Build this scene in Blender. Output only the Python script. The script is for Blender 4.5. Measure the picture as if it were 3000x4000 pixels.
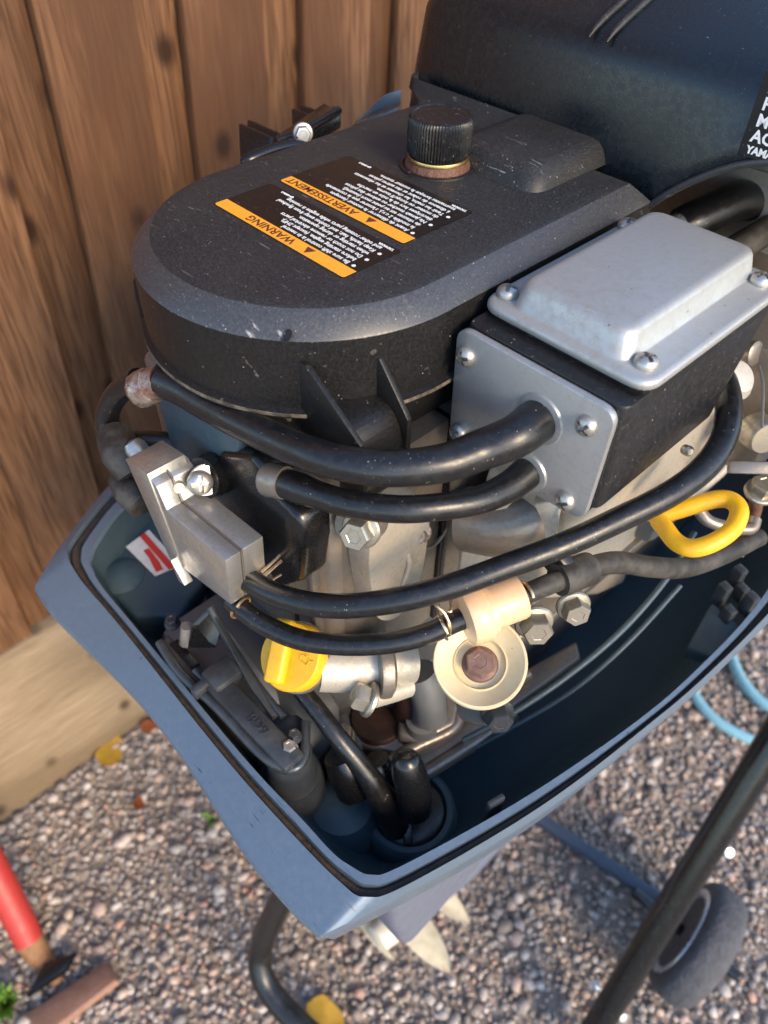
import bpy, bmesh, math, random
import numpy as np
from mathutils import Vector, Matrix, noise
random.seed(7); np.random.seed(7)
R = math.radians
SC = bpy.context.scene
COL = SC.collection
for o in list(bpy.data.objects): bpy.data.objects.remove(o)

# ---------------------------------------------------------------- camera, sky, sun, exposure
cam_data = bpy.data.cameras.new('camera')
cam = bpy.data.objects.new('camera', cam_data); COL.objects.link(cam)
cam.location = (0, 0, 1.25)
cam.matrix_world = Matrix.Translation((0, 0, 1.25)) @ Matrix.Rotation(R(45.5), 4, 'Z') @ Matrix.Rotation(R(90 - 46.4), 4, 'X') @ Matrix.Rotation(R(1.2), 4, 'Z')
cam_data.sensor_fit = 'VERTICAL'; cam_data.sensor_height = 36.0; cam_data.lens = 27.0
cam_data.clip_start = 0.02; cam_data.clip_end = 400
cam_data.dof.use_dof = True; cam_data.dof.focus_distance = 0.405; cam_data.dof.aperture_fstop = 7.5
SC.camera = cam

SUN_EL, SUN_AZ = 30.0, -6.0           # azimuth measured from +X towards +Y
w = bpy.data.worlds.new('World'); SC.world = w; w.use_nodes = True
nt = w.node_tree; nt.nodes.clear()
sky = nt.nodes.new('ShaderNodeTexSky'); sky.sky_type = 'NISHITA'; sky.sun_disc = False
sky.sun_elevation = R(SUN_EL); sky.sun_rotation = R(90 - SUN_AZ)
sky.air_density = 1.0; sky.dust_density = 0.5; sky.ozone_density = 2.2
bg = nt.nodes.new('ShaderNodeBackground'); bg.inputs['Strength'].default_value = 0.15
wo = nt.nodes.new('ShaderNodeOutputWorld')
nt.links.new(sky.outputs[0], bg.inputs[0]); nt.links.new(bg.outputs[0], wo.inputs[0])
sd = bpy.data.lights.new('sun', 'SUN'); sd.energy = 1.65; sd.angle = R(22.0); sd.color = (1.0, 0.76, 0.48)
sun = bpy.data.objects.new('sun', sd); COL.objects.link(sun)
sv = Vector((math.cos(R(SUN_EL)) * math.cos(R(SUN_AZ)), math.cos(R(SUN_EL)) * math.sin(R(SUN_AZ)), math.sin(R(SUN_EL))))
sun.rotation_euler = sv.to_track_quat('Z', 'Y').to_euler(); sun.location = (4, 1, 4)
vs = SC.view_settings; vs.view_transform = 'Standard'; vs.look = 'None'; vs.gamma = 1; vs.exposure = 1.6; vs.use_curve_mapping = False
SC.render.engine = 'CYCLES'; SC.cycles.use_denoising = True; SC.cycles.max_bounces = 5; SC.cycles.diffuse_bounces = 3; SC.cycles.glossy_bounces = 3; SC.cycles.adaptive_threshold = .02

# ---------------------------------------------------------------- materials
def material(name, base, rough=.5, metal=0., spec=.5, var=None, dust=None, specks=None, bump=None, coat=0., wear=None, aniso=None, sss=0.):
    """var=(scale, colour2, amount); dust=(scale, colour, amount, upness); specks=(scale, colour, threshold); bump=(scale, strength, dist)"""
    m = bpy.data.materials.new(name); m.use_nodes = True
    n = m.node_tree.nodes; l = m.node_tree.links; b = n['Principled BSDF']
    tc = n.new('ShaderNodeTexCoord'); co = tc.outputs['Object']
    def noi(scale, detail=3, rgh=.6, dist=0.):
        t = n.new('ShaderNodeTexNoise'); t.inputs['Scale'].default_value = scale; t.inputs['Detail'].default_value = detail
        t.inputs['Roughness'].default_value = rgh; t.inputs['Distortion'].default_value = dist
        l.new(co, t.inputs['Vector']); return t.outputs['Fac']
    def rng(s, a, c, t0=0., t1=1.):
        r = n.new('ShaderNodeMapRange'); r.clamp = True
        for i, v in zip((1, 2, 3, 4), (a, c, t0, t1)): r.inputs[i].default_value = v
        l.new(s, r.inputs[0]); return r.outputs[0]
    def mix(f, a, c):
        x = n.new('ShaderNodeMix'); x.data_type = 'RGBA'
        if isinstance(f, (int, float)): x.inputs[0].default_value = f
        else: l.new(f, x.inputs[0])
        for s, v in ((6, a), (7, c)):
            if isinstance(v, tuple): x.inputs[s].default_value = (*v[:3], 1)
            else: l.new(v, x.inputs[s])
        return x.outputs[2]
    def mul(a, c):
        x = n.new('ShaderNodeMath'); x.operation = 'MULTIPLY'
        for i, v in enumerate((a, c)):
            if isinstance(v, (int, float)): x.inputs[i].default_value = v
            else: l.new(v, x.inputs[i])
        return x.outputs[0]
    col = tuple(base); rsock = None
    if var:
        col = mix(rng(noi(var[0], 5, .65), .35, .68, 0, var[2]), col, tuple(var[1]))
    if wear:   # scratches: stretched noise
        mp = n.new('ShaderNodeMapping'); mp.inputs['Scale'].default_value = wear[3]; mp.inputs['Rotation'].default_value = (0, 0, .5)
        l.new(co, mp.inputs['Vector'])
        t = n.new('ShaderNodeTexNoise'); t.inputs['Scale'].default_value = wear[0]; t.inputs['Detail'].default_value = 3
        l.new(mp.outputs[0], t.inputs['Vector'])
        k = mul(rng(t.outputs['Fac'], wear[2], wear[2] + .04), rng(noi(wear[0] * .12, 2), .5, .62))
        col = mix(k, col, tuple(wear[1]))
    if dust:
        f = rng(noi(dust[0], 3, .75), .42, .72, 0, dust[2])
        if dust[3]:
            g = n.new('ShaderNodeNewGeometry'); sx = n.new('ShaderNodeSeparateXYZ'); l.new(g.outputs['Normal'], sx.inputs[0])
            f = mul(f, rng(sx.outputs[2], -.1, .9, .15, 1))
        col = mix(f, col, tuple(dust[1])); rsock = rng(f, 0, .8, rough, min(1, rough + .3))
    if specks:
        for (sc_, c_, th) in (specks if isinstance(specks, list) else [specks]):
            v = n.new('ShaderNodeTexVoronoi'); v.inputs['Scale'].default_value = sc_; l.new(co, v.inputs['Vector'])
            k = mul(rng(v.outputs['Distance'], .10, .17, 1, 0), rng(noi(sc_ * .37, 1), th, th + .05))
            col = mix(k, col, tuple(c_))
    if isinstance(col, tuple): b.inputs['Base Color'].default_value = (*col, 1)
    else: l.new(col, b.inputs['Base Color'])
    if rsock is not None: l.new(rsock, b.inputs['Roughness'])
    else:
        r = rng(noi(90, 2), .3, .7, max(.02, rough - .06), min(1, rough + .06)); l.new(r, b.inputs['Roughness'])
    b.inputs['Metallic'].default_value = metal; b.inputs['Specular IOR Level'].default_value = spec
    b.inputs['Coat Weight'].default_value = coat; b.inputs['Coat Roughness'].default_value = .15
    if sss:
        b.inputs['Subsurface Weight'].default_value = sss; b.inputs['Subsurface Radius'].default_value = (.006, .004, .002)
    if bump:
        bp = n.new('ShaderNodeBump'); bp.inputs['Strength'].default_value = bump[1]; bp.inputs['Distance'].default_value = bump[2]
        l.new(noi(bump[0], 2, .6), bp.inputs['Height']); l.new(bp.outputs[0], b.inputs['Normal'])
    return m

DUST = (.30, .27, .24)
M = {}
M['cover'] = material('textured black plastic', (.0095, .0096, .0105), .47, spec=.40, var=(20, (.019, .0185, .018), .9), dust=(850, (.060, .058, .057), .6, 1), specks=[(420, (.30, .28, .26), .61), (900, (.28, .26, .24), .585)], bump=(2600, .14, .0005), wear=(50, (.17, .165, .165), .665, (1, 9, 1)))
M['cover_sheen'] = material('smooth black plastic with painted sky sheen', (.030, .031, .034), .36, spec=.6, dust=(800, (.085, .085, .087), .5, 0), specks=[(420, (.36, .34, .31), .60), (800, (.32, .3, .28), .57)], wear=(45, (.30, .29, .28), .66, (2, 7, 2)))  # base colour lightened to stand in for sky reflection on the bevel
M['cover_wall'] = material('dusty black plastic', (.007, .0068, .0072), .38, spec=.32, dust=(700, (.028, .026, .024), .5, 0), specks=[(380, (.30, .26, .22), .61)], bump=(1800, .08, .0005), wear=(45, (.12, .108, .092), .67, (3, 3, 3)))
M['dome'] = material('moulded black plastic', (.004, .0070, .0095), .24, spec=.62, dust=(260, (.009, .013, .016), .4, 0), specks=[(300, (.33, .32, .31), .68), (760, (.28, .27, .26), .64)], bump=(1300, .16, .0006))
M['black_box'] = material('black moulded box plastic', (.006, .006, .007), .34, spec=.45, dust=(320, (.026, .025, .025), .45, 0), specks=[(420, (.36, .33, .3), .60), (900, (.3, .27, .25), .57)], bump=(700, .06, .0006))
M['rubber'] = material('black rubber', (.006, .006, .0068), .29, spec=.5, dust=(220, (.020, .0195, .020), .45, 0), specks=[(520, (.32, .30, .28), .60), (1100, (.25, .23, .22), .57)], bump=(160, .08, .001))
M['rubber_matte'] = material('worn matte rubber', (.022, .020, .018), .52, spec=.4, dust=(60, (.11, .10, .085), .6, 0), bump=(300, .1, .001))
M['silver'] = material('silver painted aluminium', (.40, .405, .395), .40, .55, dust=(180, (.27, .25, .215), .5, 0), specks=[(110, (.09, .075, .06), .655), (260, (.10, .085, .07), .63), (700, (.14, .12, .10), .60)], bump=(380, .06, .001), wear=(90, (.68, .68, .66), .70, (1, 7, 1)))
M['plate'] = material('brushed aluminium plate', (.40, .41, .415), .36, .65, dust=(200, (.26, .25, .23), .5, 0), specks=[(300, (.10, .08, .06), .63), (700, (.12, .10, .08), .60)], bump=(500, .05, .001), wear=(90, (.6, .6, .58), .72, (1, 7, 1)))
M['pump_metal'] = material('zinc die cast metal', (.46, .445, .415), .33, .8, dust=(160, (.22, .19, .145), .5, 0), specks=[(500, (.07, .055, .04), .62)], bump=(260, .10, .001), wear=(90, (.66, .65, .62), .68, (1, 7, 1)))
M['cast'] = material('grey painted casting', (.235, .205, .175), .31, .6, dust=(260, (.17, .135, .10), .5, 0), specks=[(420, (.10, .075, .05), .64)], bump=(520, .14, .001))
M['cast_light'] = material('pale aluminium casting', (.50, .46, .39), .42, .45, dust=(260, (.34, .27, .18), .5, 0), specks=[(360, (.10, .07, .04), .62)], bump=(520, .16, .001))
M['cast_dark'] = material('dark blue grey casting', (.12, .125, .13), .42, .3, dust=(50, (.15, .135, .11), .5, 0), bump=(300, .12, .001))
M['latch'] = material('grey die cast latch', (.050, .056, .064), .32, .5, dust=(80, (.10, .10, .10), .5, 0), bump=(420, .08, .001))
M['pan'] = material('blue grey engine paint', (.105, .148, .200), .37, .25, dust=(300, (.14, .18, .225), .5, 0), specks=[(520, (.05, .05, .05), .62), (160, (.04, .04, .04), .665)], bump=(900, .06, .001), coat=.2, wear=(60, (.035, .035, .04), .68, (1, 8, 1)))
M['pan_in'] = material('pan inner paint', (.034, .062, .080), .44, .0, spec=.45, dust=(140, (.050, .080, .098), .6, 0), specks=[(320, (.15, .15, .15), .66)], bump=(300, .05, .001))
M['leg'] = material('blue grey leg paint', (.15, .165, .22), .40, .2, dust=(30, (.12, .13, .16), .6, 0))
M['seal'] = material('old brown black foam seal', (.022, .016, .013), .8, dust=(160, (.075, .048, .032), .8, 0), bump=(500, .4, .002))
M['chrome'] = material('zinc plated screw', (.48, .46, .43), .36, .85, dust=(160, (.28, .23, .17), .5, 0))
M['bolt'] = material('plated bolt', (.47, .43, .36), .32, .85, dust=(160, (.22, .17, .10), .6, 0))
M['rust'] = material('rusted steel', (.085, .032, .018), .62, .2, var=(130, (.17, .085, .05), .8), bump=(420, .5, .002))
M['dark_rust'] = material('dark rust brown sleeve', (.016, .007, .005), .55, .0, var=(90, (.04, .016, .010), .8), bump=(300, .3, .001))
M['dirt'] = material('dried dirt on the lip', (.022, .020, .019), .7, var=(120, (.20, .165, .12), 1.), dust=(400, (.10, .085, .065), .6, 0), bump=(500, .4, .001))
M['rust_bolt'] = material('rusting plated bolt', (.42, .37, .33), .30, .7, var=(110, (.17, .06, .03), 1.), bump=(300, .35, .002))
M['brown_disc'] = material('rust brown bolt', (.17, .095, .075), .5, .4, var=(200, (.27, .18, .14), .7), bump=(500, .2, .001))
M['yellow'] = material('yellow plastic', (.80, .43, .010), .36, spec=.5, var=(60, (.70, .36, .008), .5), dust=(120, (.45, .26, .03), .35, 0), sss=.15)
M['cream'] = material('aged cream nylon', (.66, .56, .36), .34, spec=.5, var=(60, (.58, .45, .25), .7), specks=[(300, (.30, .18, .08), .62)], sss=.25)
M['filter'] = material('pinkish filter nylon', (.66, .40, .22), .32, spec=.5, var=(70, (.68, .48, .30), .8), specks=[(260, (.12, .06, .03), .68)], sss=.2)
M['orange'] = material('orange print', (.86, .34, .02), .42, dust=(150, (.62, .24, .05), .5, 0))
M['blackprint'] = material('black label film', (.004, .004, .0045), .34, specks=[(700, (.3, .28, .26), .60)])
M['white'] = material('white print', (.72, .72, .70), .5)
M['paper'] = material('white sticker', (.66, .66, .64), .5, dust=(80, (.4, .36, .32), .5, 0))
M['red'] = material('red print', (.52, .035, .03), .5)
M['redprint'] = material('dark print', (.10, .03, .01), .5)
M['brass'] = material('brass washer', (.62, .43, .18), .3, .95)
M['clip'] = material('spring clip wire', (.62, .46, .28), .28, .95)
M['black_metal'] = material('black coated steel', (.005, .005, .0058), .24, .0, spec=.5, dust=(900, (.009, .009, .009), .3, 0))
M['stand_paint'] = material('black stand paint', (.005, .0055, .006), .17, spec=.5, dust=(240, (.02, .02, .02), .4, 0), specks=[(300, (.2, .19, .17), .68)])
M['stand_blue'] = material('dark blue grey tube', (.040, .055, .085), .45, dust=(60, (.06, .07, .09), .5, 0))
M['galv'] = material('bright zinc', (.72, .76, .78), .3, .7, var=(60, (.45, .47, .5), .6))
M['prop'] = material('cream white propeller paint', (.66, .60, .46), .4, dust=(40, (.4, .33, .24), .6, 0))
M['tool_red'] = material('worn red handle paint', (.40, .024, .018), .5, var=(60, (.30, .03, .02), .7))
M['tool_wood'] = material('bare stained handle wood', (.30, .15, .06), .7, var=(60, (.14, .07, .03), .9))
M['tool_rust'] = material('rust brown steel', (.30, .17, .12), .75, var=(80, (.22, .11, .07), .9), bump=(300, .3, .002))
M['hose_blue'] = material('turquoise hose', (.20, .42, .50), .42, var=(60, (.25, .47, .52), .6))
M['tyre'] = material('dusty grey tyre rubber', (.075, .076, .084), .8, var=(60, (.045, .045, .05), .8), bump=(160, .6, .004))
M['leaf_y'] = material('yellow leaf', (.66, .42, .05), .6, var=(60, (.5, .3, .04), .8))
M['leaf_r'] = material('russet leaf', (.36, .10, .03), .6, var=(60, (.25, .07, .02), .8))
M['leaf_g'] = material('green leaf', (.12, .26, .03), .6, var=(60, (.2, .3, .05), .8))

def wood_material(name, c1, c2, c3, knots):
    m = bpy.data.materials.new(name); m.use_nodes = True
    n = m.node_tree.nodes; l = m.node_tree.links; b = n['Principled BSDF']
    tc = n.new('ShaderNodeTexCoord'); oi = n.new('ShaderNodeObjectInfo')
    add = n.new('ShaderNodeVectorMath'); add.operation = 'ADD'
    sc = n.new('ShaderNodeVectorMath'); sc.operation = 'SCALE'; sc.inputs[3].default_value = 37.
    cmb = n.new('ShaderNodeCombineXYZ')
    for i in range(3): l.new(oi.outputs['Random'], cmb.inputs[i])
    l.new(cmb.outputs[0], sc.inputs[0]); l.new(tc.outputs['Object'], add.inputs[0]); l.new(sc.outputs[0], add.inputs[1])
    def noi(vecscale, scale, det=5, dist=0.):
        mp = n.new('ShaderNodeMapping'); mp.inputs['Scale'].default_value = vecscale; l.new(add.outputs[0], mp.inputs['Vector'])
        t = n.new('ShaderNodeTexNoise'); t.inputs['Scale'].default_value = scale; t.inputs['Detail'].default_value = det; t.inputs['Distortion'].default_value = dist
        l.new(mp.outputs[0], t.inputs['Vector']); return t.outputs['Fac']
    grain = noi((80, 80, 5.0) if knots != 'h' else (80, 5.0, 80), 2.2, 7, 1.2); blot = noi((5, 5, 1.2) if knots != 'h' else (5, 1.2, 5), 1.3, 4)
    r = n.new('ShaderNodeValToRGB'); r.color_ramp.elements[0].position = .36; r.color_ramp.elements[1].position = .62
    r.color_ramp.elements[0].color = (*c2, 1); r.color_ramp.elements[1].color = (*c1, 1); l.new(grain, r.inputs[0])
    mx = n.new('ShaderNodeMix'); mx.data_type = 'RGBA'; mr = n.new('ShaderNodeMapRange')
    for i, v in zip((1, 2, 3, 4), (.46, .60, 0, .85)): mr.inputs[i].default_value = v
    l.new(blot, mr.inputs[0]); l.new(mr.outputs[0], mx.inputs[0]); l.new(r.outputs[0], mx.inputs[6]); mx.inputs[7].default_value = (*c3, 1)
    # knots
    mp = n.new('ShaderNodeMapping'); mp.inputs['Scale'].default_value = (13, 13, 9.0); l.new(add.outputs[0], mp.inputs['Vector'])
    v = n.new('ShaderNodeTexVoronoi'); v.inputs['Scale'].default_value = 1.0; l.new(mp.outputs[0], v.inputs['Vector'])
    kr = n.new('ShaderNodeMapRange')
    for i, q in zip((1, 2, 3, 4), (.07, .19, .95, 0)): kr.inputs[i].default_value = q
    l.new(v.outputs['Distance'], kr.inputs[0])
    m2 = n.new('ShaderNodeMix'); m2.data_type = 'RGBA'; l.new(kr.outputs[0], m2.inputs[0]); l.new(mx.outputs[2], m2.inputs[6]); m2.inputs[7].default_value = (c3[0] * .35, c3[1] * .3, c3[2] * .3, 1)
    hs = n.new('ShaderNodeHueSaturation'); rr = n.new('ShaderNodeMapRange')
    for i, q in zip((1, 2, 3, 4), (0, 1, .78, 1.22)): rr.inputs[i].default_value = q
    l.new(oi.outputs['Random'], rr.inputs[0]); l.new(rr.outputs[0], hs.inputs['Value']); l.new(m2.outputs[2], hs.inputs['Color'])
    l.new(hs.outputs[0], b.inputs['Base Color']); b.inputs['Roughness'].default_value = .72; b.inputs['Specular IOR Level'].default_value = .3
    bp = n.new('ShaderNodeBump'); bp.inputs['Strength'].default_value = .9; bp.inputs['Distance'].default_value = .003
    l.new(grain, bp.inputs['Height']); l.new(bp.outputs[0], b.inputs['Normal'])
    return m
M['fence'] = wood_material('brown stained fence board', (.180, .090, .043), (.080, .036, .016), (.070, .030, .013), 'v')
M['gravelboard'] = wood_material('pale timber kickboard', (.30, .225, .145), (.21, .155, .098), (.17, .122, .074), 'h')

# ---------------------------------------------------------------- object helpers
W = {}
def register(o, mw, parent=None):
    W[o.name] = mw
    if parent is not None:
        o.parent = parent; o.matrix_parent_inverse = W[parent.name].inverted()
    o.matrix_basis = mw
    return o
def obj(name, bm, m, parent=None, smooth=True, kind=None, label=None, cat=None, group=None, angle=38, mw=None):
    """bm in world coordinates (or local if mw given) -> one mesh object"""
    me = bm if isinstance(bm, bpy.types.Mesh) else bpy.data.meshes.new(name)
    if not isinstance(bm, bpy.types.Mesh):
        bmesh.ops.recalc_face_normals(bm, faces=bm.faces)
        bm.to_mesh(me); bm.free()
    if mw is None:
        k = len(me.vertices); a = np.empty(k * 3, 'f'); me.vertices.foreach_get('co', a); a = a.reshape(-1, 3)
        c = (a.min(0) + a.max(0)) / 2; a -= c; me.vertices.foreach_set('co', a.ravel())
        mw = Matrix.Translation(Vector([float(q) for q in c]))
    if not me.materials: me.materials.append(M[m] if isinstance(m, str) else m)
    if smooth and len(me.polygons):
        me.polygons.foreach_set('use_smooth', [True] * len(me.polygons))
        me.set_sharp_from_angle(angle=R(angle))
    me.update()
    o = bpy.data.objects.new(name, me); COL.objects.link(o)
    register(o, mw, parent)
    tag(o, label, cat, group, kind)
    return o
def tag(o, label=None, cat=None, group=None, kind=None):
    for k, v in (('label', label), ('category', cat), ('group', group), ('kind', kind)):
        if v: o[k] = v
    return o
def thing(name, loc, label, cat, group=None):
    o = bpy.data.objects.new(name, None); o.empty_display_size = .05; COL.objects.link(o)
    register(o, Matrix.Translation(Vector(loc))); return tag(o, label, cat, group)
def V(*a): return Vector(a if len(a) == 3 else a[0])
def frame(o, z, x=(1, 0, 0)):
    z = Vector(z).normalized(); x = Vector(x); x = (x - z * x.dot(z))
    if x.length < 1e-6: x = Vector((0, 1, 0)) - z * z.y
    x.normalize(); y = z.cross(x)
    m = Matrix((x, y, z)).transposed().to_4x4(); m.translation = Vector(o); return m
def bevel(bm, r, seg=2, edges=None):
    if r > 0: bmesh.ops.bevel(bm, geom=list(edges or bm.edges), offset=r, segments=seg, profile=.5, affect='EDGES', clamp_overlap=True)
    return bm
def box(lo, hi, r=.0, seg=2, bm=None, mat=None):
    b = bmesh.new(); bmesh.ops.create_cube(b, size=1)
    lo = Vector(lo); hi = Vector(hi)
    for v in b.verts: v.co = Vector([(lo[i] + hi[i]) / 2 + v.co[i] * (hi[i] - lo[i]) for i in range(3)])
    bevel(b, r, seg)
    if mat is not None: b.transform(mat)
    return merge(bm, b)
def merge(a, b):
    if a is None: return b
    me = bpy.data.meshes.new('tmp'); b.to_mesh(me); b.free(); a.from_mesh(me); bpy.data.meshes.remove(me); return a
def prism(pts, vec, r=0., seg=2, bm=None):
    b = bmesh.new(); vs_ = [b.verts.new(Vector(p)) for p in pts]; f = b.faces.new(vs_)
    ret = bmesh.ops.extrude_face_region(b, geom=[f]); nv = [g for g in ret['geom'] if isinstance(g, bmesh.types.BMVert)]
    bmesh.ops.translate(b, verts=nv, vec=Vector(vec)); bmesh.ops.recalc_face_normals(b, faces=b.faces)
    bevel(b, r, seg); return merge(bm, b)
def rpoly(pts, rad, n=5):
    """round the corners of a 2D polygon"""
    out = []; k = len(pts); rad = rad if isinstance(rad, (list, tuple)) else [rad] * k
    for i in range(k):
        p = Vector(pts[i]); a = Vector(pts[i - 1]) - p; c = Vector(pts[(i + 1) % k]) - p
        r = min(rad[i], a.length * .48, c.length * .48)
        if r <= 1e-6: out.append(p); continue
        s = p + a.normalized() * r; e = p + c.normalized() * r
        for j in range(n + 1):
            t = j / n; out.append((s * (1 - t) ** 2 + p * 2 * t * (1 - t) + e * t * t))
    return out
def lathe(prof, mat, n=32, bm=None, knurl=None):
    b = bmesh.new(); rings = []
    for (r, z) in prof:
        if r < 1e-7: rings.append([b.verts.new(mat @ Vector((0, 0, z)))])
        else:
            ring = []
            for i in range(n):
                rr = r
                if knurl and r >= knurl[0]: rr = r - (knurl[1] if i % 2 else 0)
                a = 2 * math.pi * i / n; ring.append(b.verts.new(mat @ Vector((rr * math.cos(a), rr * math.sin(a), z))))
            rings.append(ring)
    for p, q in zip(rings, rings[1:]):
        if len(p) == 1 and len(q) == 1: continue
        for i in range(n):
            j = (i + 1) % n
            if len(p) == 1: b.faces.new((p[0], q[i], q[j]))
            elif len(q) == 1: b.faces.new((p[i], p[j], q[0]))
            else: b.faces.new((p[i], p[j], q[j], q[i]))
    if len(rings[0]) > 1: b.faces.new(rings[0][::-1])
    if len(rings[-1]) > 1: b.faces.new(rings[-1])
    return merge(bm, b)
def spline(pts, per=8, closed=False):
    P = [Vector(p) for p in pts]; out = []; k = len(P)
    for i in range(k if closed else k - 1):
        p0 = P[i - 1] if (closed or i > 0) else P[0] * 2 - P[1]; p1 = P[i]; p2 = P[(i + 1) % k]
        p3 = P[(i + 2) % k] if (closed or i + 2 < k) else P[-1] * 2 - P[-2]
        for j in range(per):
            t = j / per
            out.append(.5 * ((2 * p1) + (p2 - p0) * t + (2 * p0 - 5 * p1 + 4 * p2 - p3) * t * t + (3 * p1 - p0 - 3 * p2 + p3) * t ** 3))
    if not closed: out.append(P[-1])
    return out
def tube(pts, rad, n=16, per=8, closed=False, bm=None, smooth_path=True, jitter=0., cap_round=False):
    b = bmesh.new(); P = spline(pts, per, closed) if smooth_path else [Vector(p) for p in pts]
    k = len(P); rl = rad if isinstance(rad, (list, tuple)) else [rad] * len(pts)
    def rr(i):
        u = i / max(1, (k if closed else k - 1)) * (len(rl) if closed else len(rl) - 1); a = int(u) % len(rl); c = min(a + 1, len(rl) - 1) if not closed else (a + 1) % len(rl); t = u - int(u); rl_n = len(rl)
        q = rl[a] * (1 - t) + rl[c] * t
        return q * (1 + jitter * noise.noise(P[i] * 60))
    T = [(P[(i + 1) % k] - P[i - 1]).normalized() if closed else (P[min(i + 1, k - 1)] - P[max(i - 1, 0)]).normalized() for i in range(k)]
    nrm = T[0].orthogonal().normalized(); rings = []
    for i in range(k):
        nrm = (nrm - T[i] * nrm.dot(T[i])).normalized(); bi = T[i].cross(nrm); r = rr(i)
        rings.append([b.verts.new(P[i] + (nrm * math.cos(2 * math.pi * j / n) + bi * math.sin(2 * math.pi * j / n)) * r) for j in range(n)])
    for i in range(k if closed else k - 1):
        p, q = rings[i], rings[(i + 1) % k]
        if closed and i == k - 1:   # align twist
            off = min(range(n), key=lambda s: (q[s].co - p[0].co).length); q = q[off:] + q[:off]
        for j in range(n): b.faces.new((p[j], p[(j + 1) % n], q[(j + 1) % n], q[j]))
    if not closed: b.faces.new(rings[0][::-1]); b.faces.new(rings[-1])
    return merge(bm, b)
def loft(loops, cap0=False, cap1=False, bm=None):
    b = bmesh.new(); rs = [[b.verts.new(Vector(p)) for p in lp] for lp in loops]; n = len(rs[0])
    for p, q in zip(rs, rs[1:]):
        for i in range(n): b.faces.new((p[i], p[(i + 1) % n], q[(i + 1) % n], q[i]))
    if cap0: b.faces.new(rs[0][::-1])
    if cap1: b.faces.new(rs[-1])
    return merge(bm, b)
def chaikin(P, it=2):
    P = [Vector(p) for p in P]
    for _ in range(it):
        Q = []
        for i in range(len(P)):
            a = P[i]; c = P[(i + 1) % len(P)]; Q += [a * .75 + c * .25, a * .25 + c * .75]
        P = Q
    return P
def text_mesh(lines, size, mat, spacing=1.0, extrude=.00004, align='LEFT', sx=1.0, bold=0.):
    """lines: list of (string, x, y) in label space -> bmesh in world space"""
    b = bmesh.new()
    for (s, x, y, sz) in lines:
        c = bpy.data.curves.new('t', 'FONT'); c.body = s; c.size = sz * size; c.extrude = extrude; c.align_x = align; c.offset = bold; c.resolution_u = 2
        o = bpy.data.objects.new('t', c); COL.objects.link(o)
        dg = bpy.context.evaluated_depsgraph_get(); me = bpy.data.meshes.new_from_object(o.evaluated_get(dg))
        me.transform(mat @ Matrix.Translation((x, y, 0)) @ Matrix.Diagonal((sx, 1, 1, 1))); b.from_mesh(me)
        bpy.data.objects.remove(o); bpy.data.curves.remove(c); bpy.data.meshes.remove(me)
    return b

# ================================================================ THE SETTING
def gravel_material():
    m = bpy.data.materials.new('mixed gravel'); m.use_nodes = True
    n = m.node_tree.nodes; l = m.node_tree.links; b = n['Principled BSDF']
    g = n.new('ShaderNodeNewGeometry'); r = n.new('ShaderNodeValToRGB'); r.color_ramp.interpolation = 'CONSTANT'
    cols = [(0, (.23, .18, .145)), (.13, (.28, .215, .17)), (.26, (.20, .18, .17)), (.36, (.42, .29, .22)), (.46, (.29, .25, .22)), (.57, (.38, .33, .29)), (.68, (.48, .35, .26)), (.75, (.32, .275, .25)), (.84, (.46, .385, .325)), (.92, (.42, .23, .155)), (.96, (.52, .45, .385))]
    e = r.color_ramp.elements
    while len(e) > 1: e.remove(e[-1])
    e[0].position = 0; e[0].color = (*cols[0][1], 1)
    for p, c in cols[1:]: q = e.new(p); q.color = (*c, 1)
    l.new(g.outputs['Random Per Island'], r.inputs[0])
    tc = n.new('ShaderNodeTexCoord'); t = n.new('ShaderNodeTexNoise'); t.inputs['Scale'].default_value = 260; l.new(tc.outputs['Object'], t.inputs['Vector'])
    mr = n.new('ShaderNodeMapRange')
    for i, v in zip((1, 2, 3, 4), (.3, .7, .72, 1.15)): mr.inputs[i].default_value = v
    l.new(t.outputs['Fac'], mr.inputs[0]); h = n.new('ShaderNodeHueSaturation'); h.inputs['Saturation'].default_value = .85; l.new(mr.outputs[0], h.inputs['Value']); l.new(r.outputs[0], h.inputs['Color'])
    l.new(h.outputs[0], b.inputs['Base Color']); b.inputs['Roughness'].default_value = .7
    return m
M['gravel'] = gravel_material()
def ground_material():
    m = bpy.data.materials.new('gravel bed'); m.use_nodes = True
    n = m.node_tree.nodes; l = m.node_tree.links; b = n['Principled BSDF']
    tc = n.new('ShaderNodeTexCoord'); v = n.new('ShaderNodeTexVoronoi'); v.inputs['Scale'].default_value = 75; l.new(tc.outputs['Object'], v.inputs['Vector'])
    s = n.new('ShaderNodeSeparateXYZ'); l.new(v.outputs['Color'], s.inputs[0]); r = n.new('ShaderNodeValToRGB')
    r.color_ramp.elements[0].color = (.20, .165, .135, 1); r.color_ramp.elements[1].color = (.36, .30, .25, 1); l.new(s.outputs[0], r.inputs[0])
    l.new(r.outputs[0], b.inputs['Base Color']); b.inputs['Roughness'].default_value = .9
    bp = n.new('ShaderNodeBump'); bp.inputs['Distance'].default_value = .006; bp.inputs['Strength'].default_value = .8; bp.invert = True
    l.new(v.outputs['Distance'], bp.inputs['Height']); l.new(bp.outputs[0], b.inputs['Normal'])
    return m
M['ground'] = ground_material()
b = bmesh.new(); bmesh.ops.create_grid(b, x_segments=2, y_segments=2, size=80)
obj('ground', b, 'ground', kind='structure', smooth=False)

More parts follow.
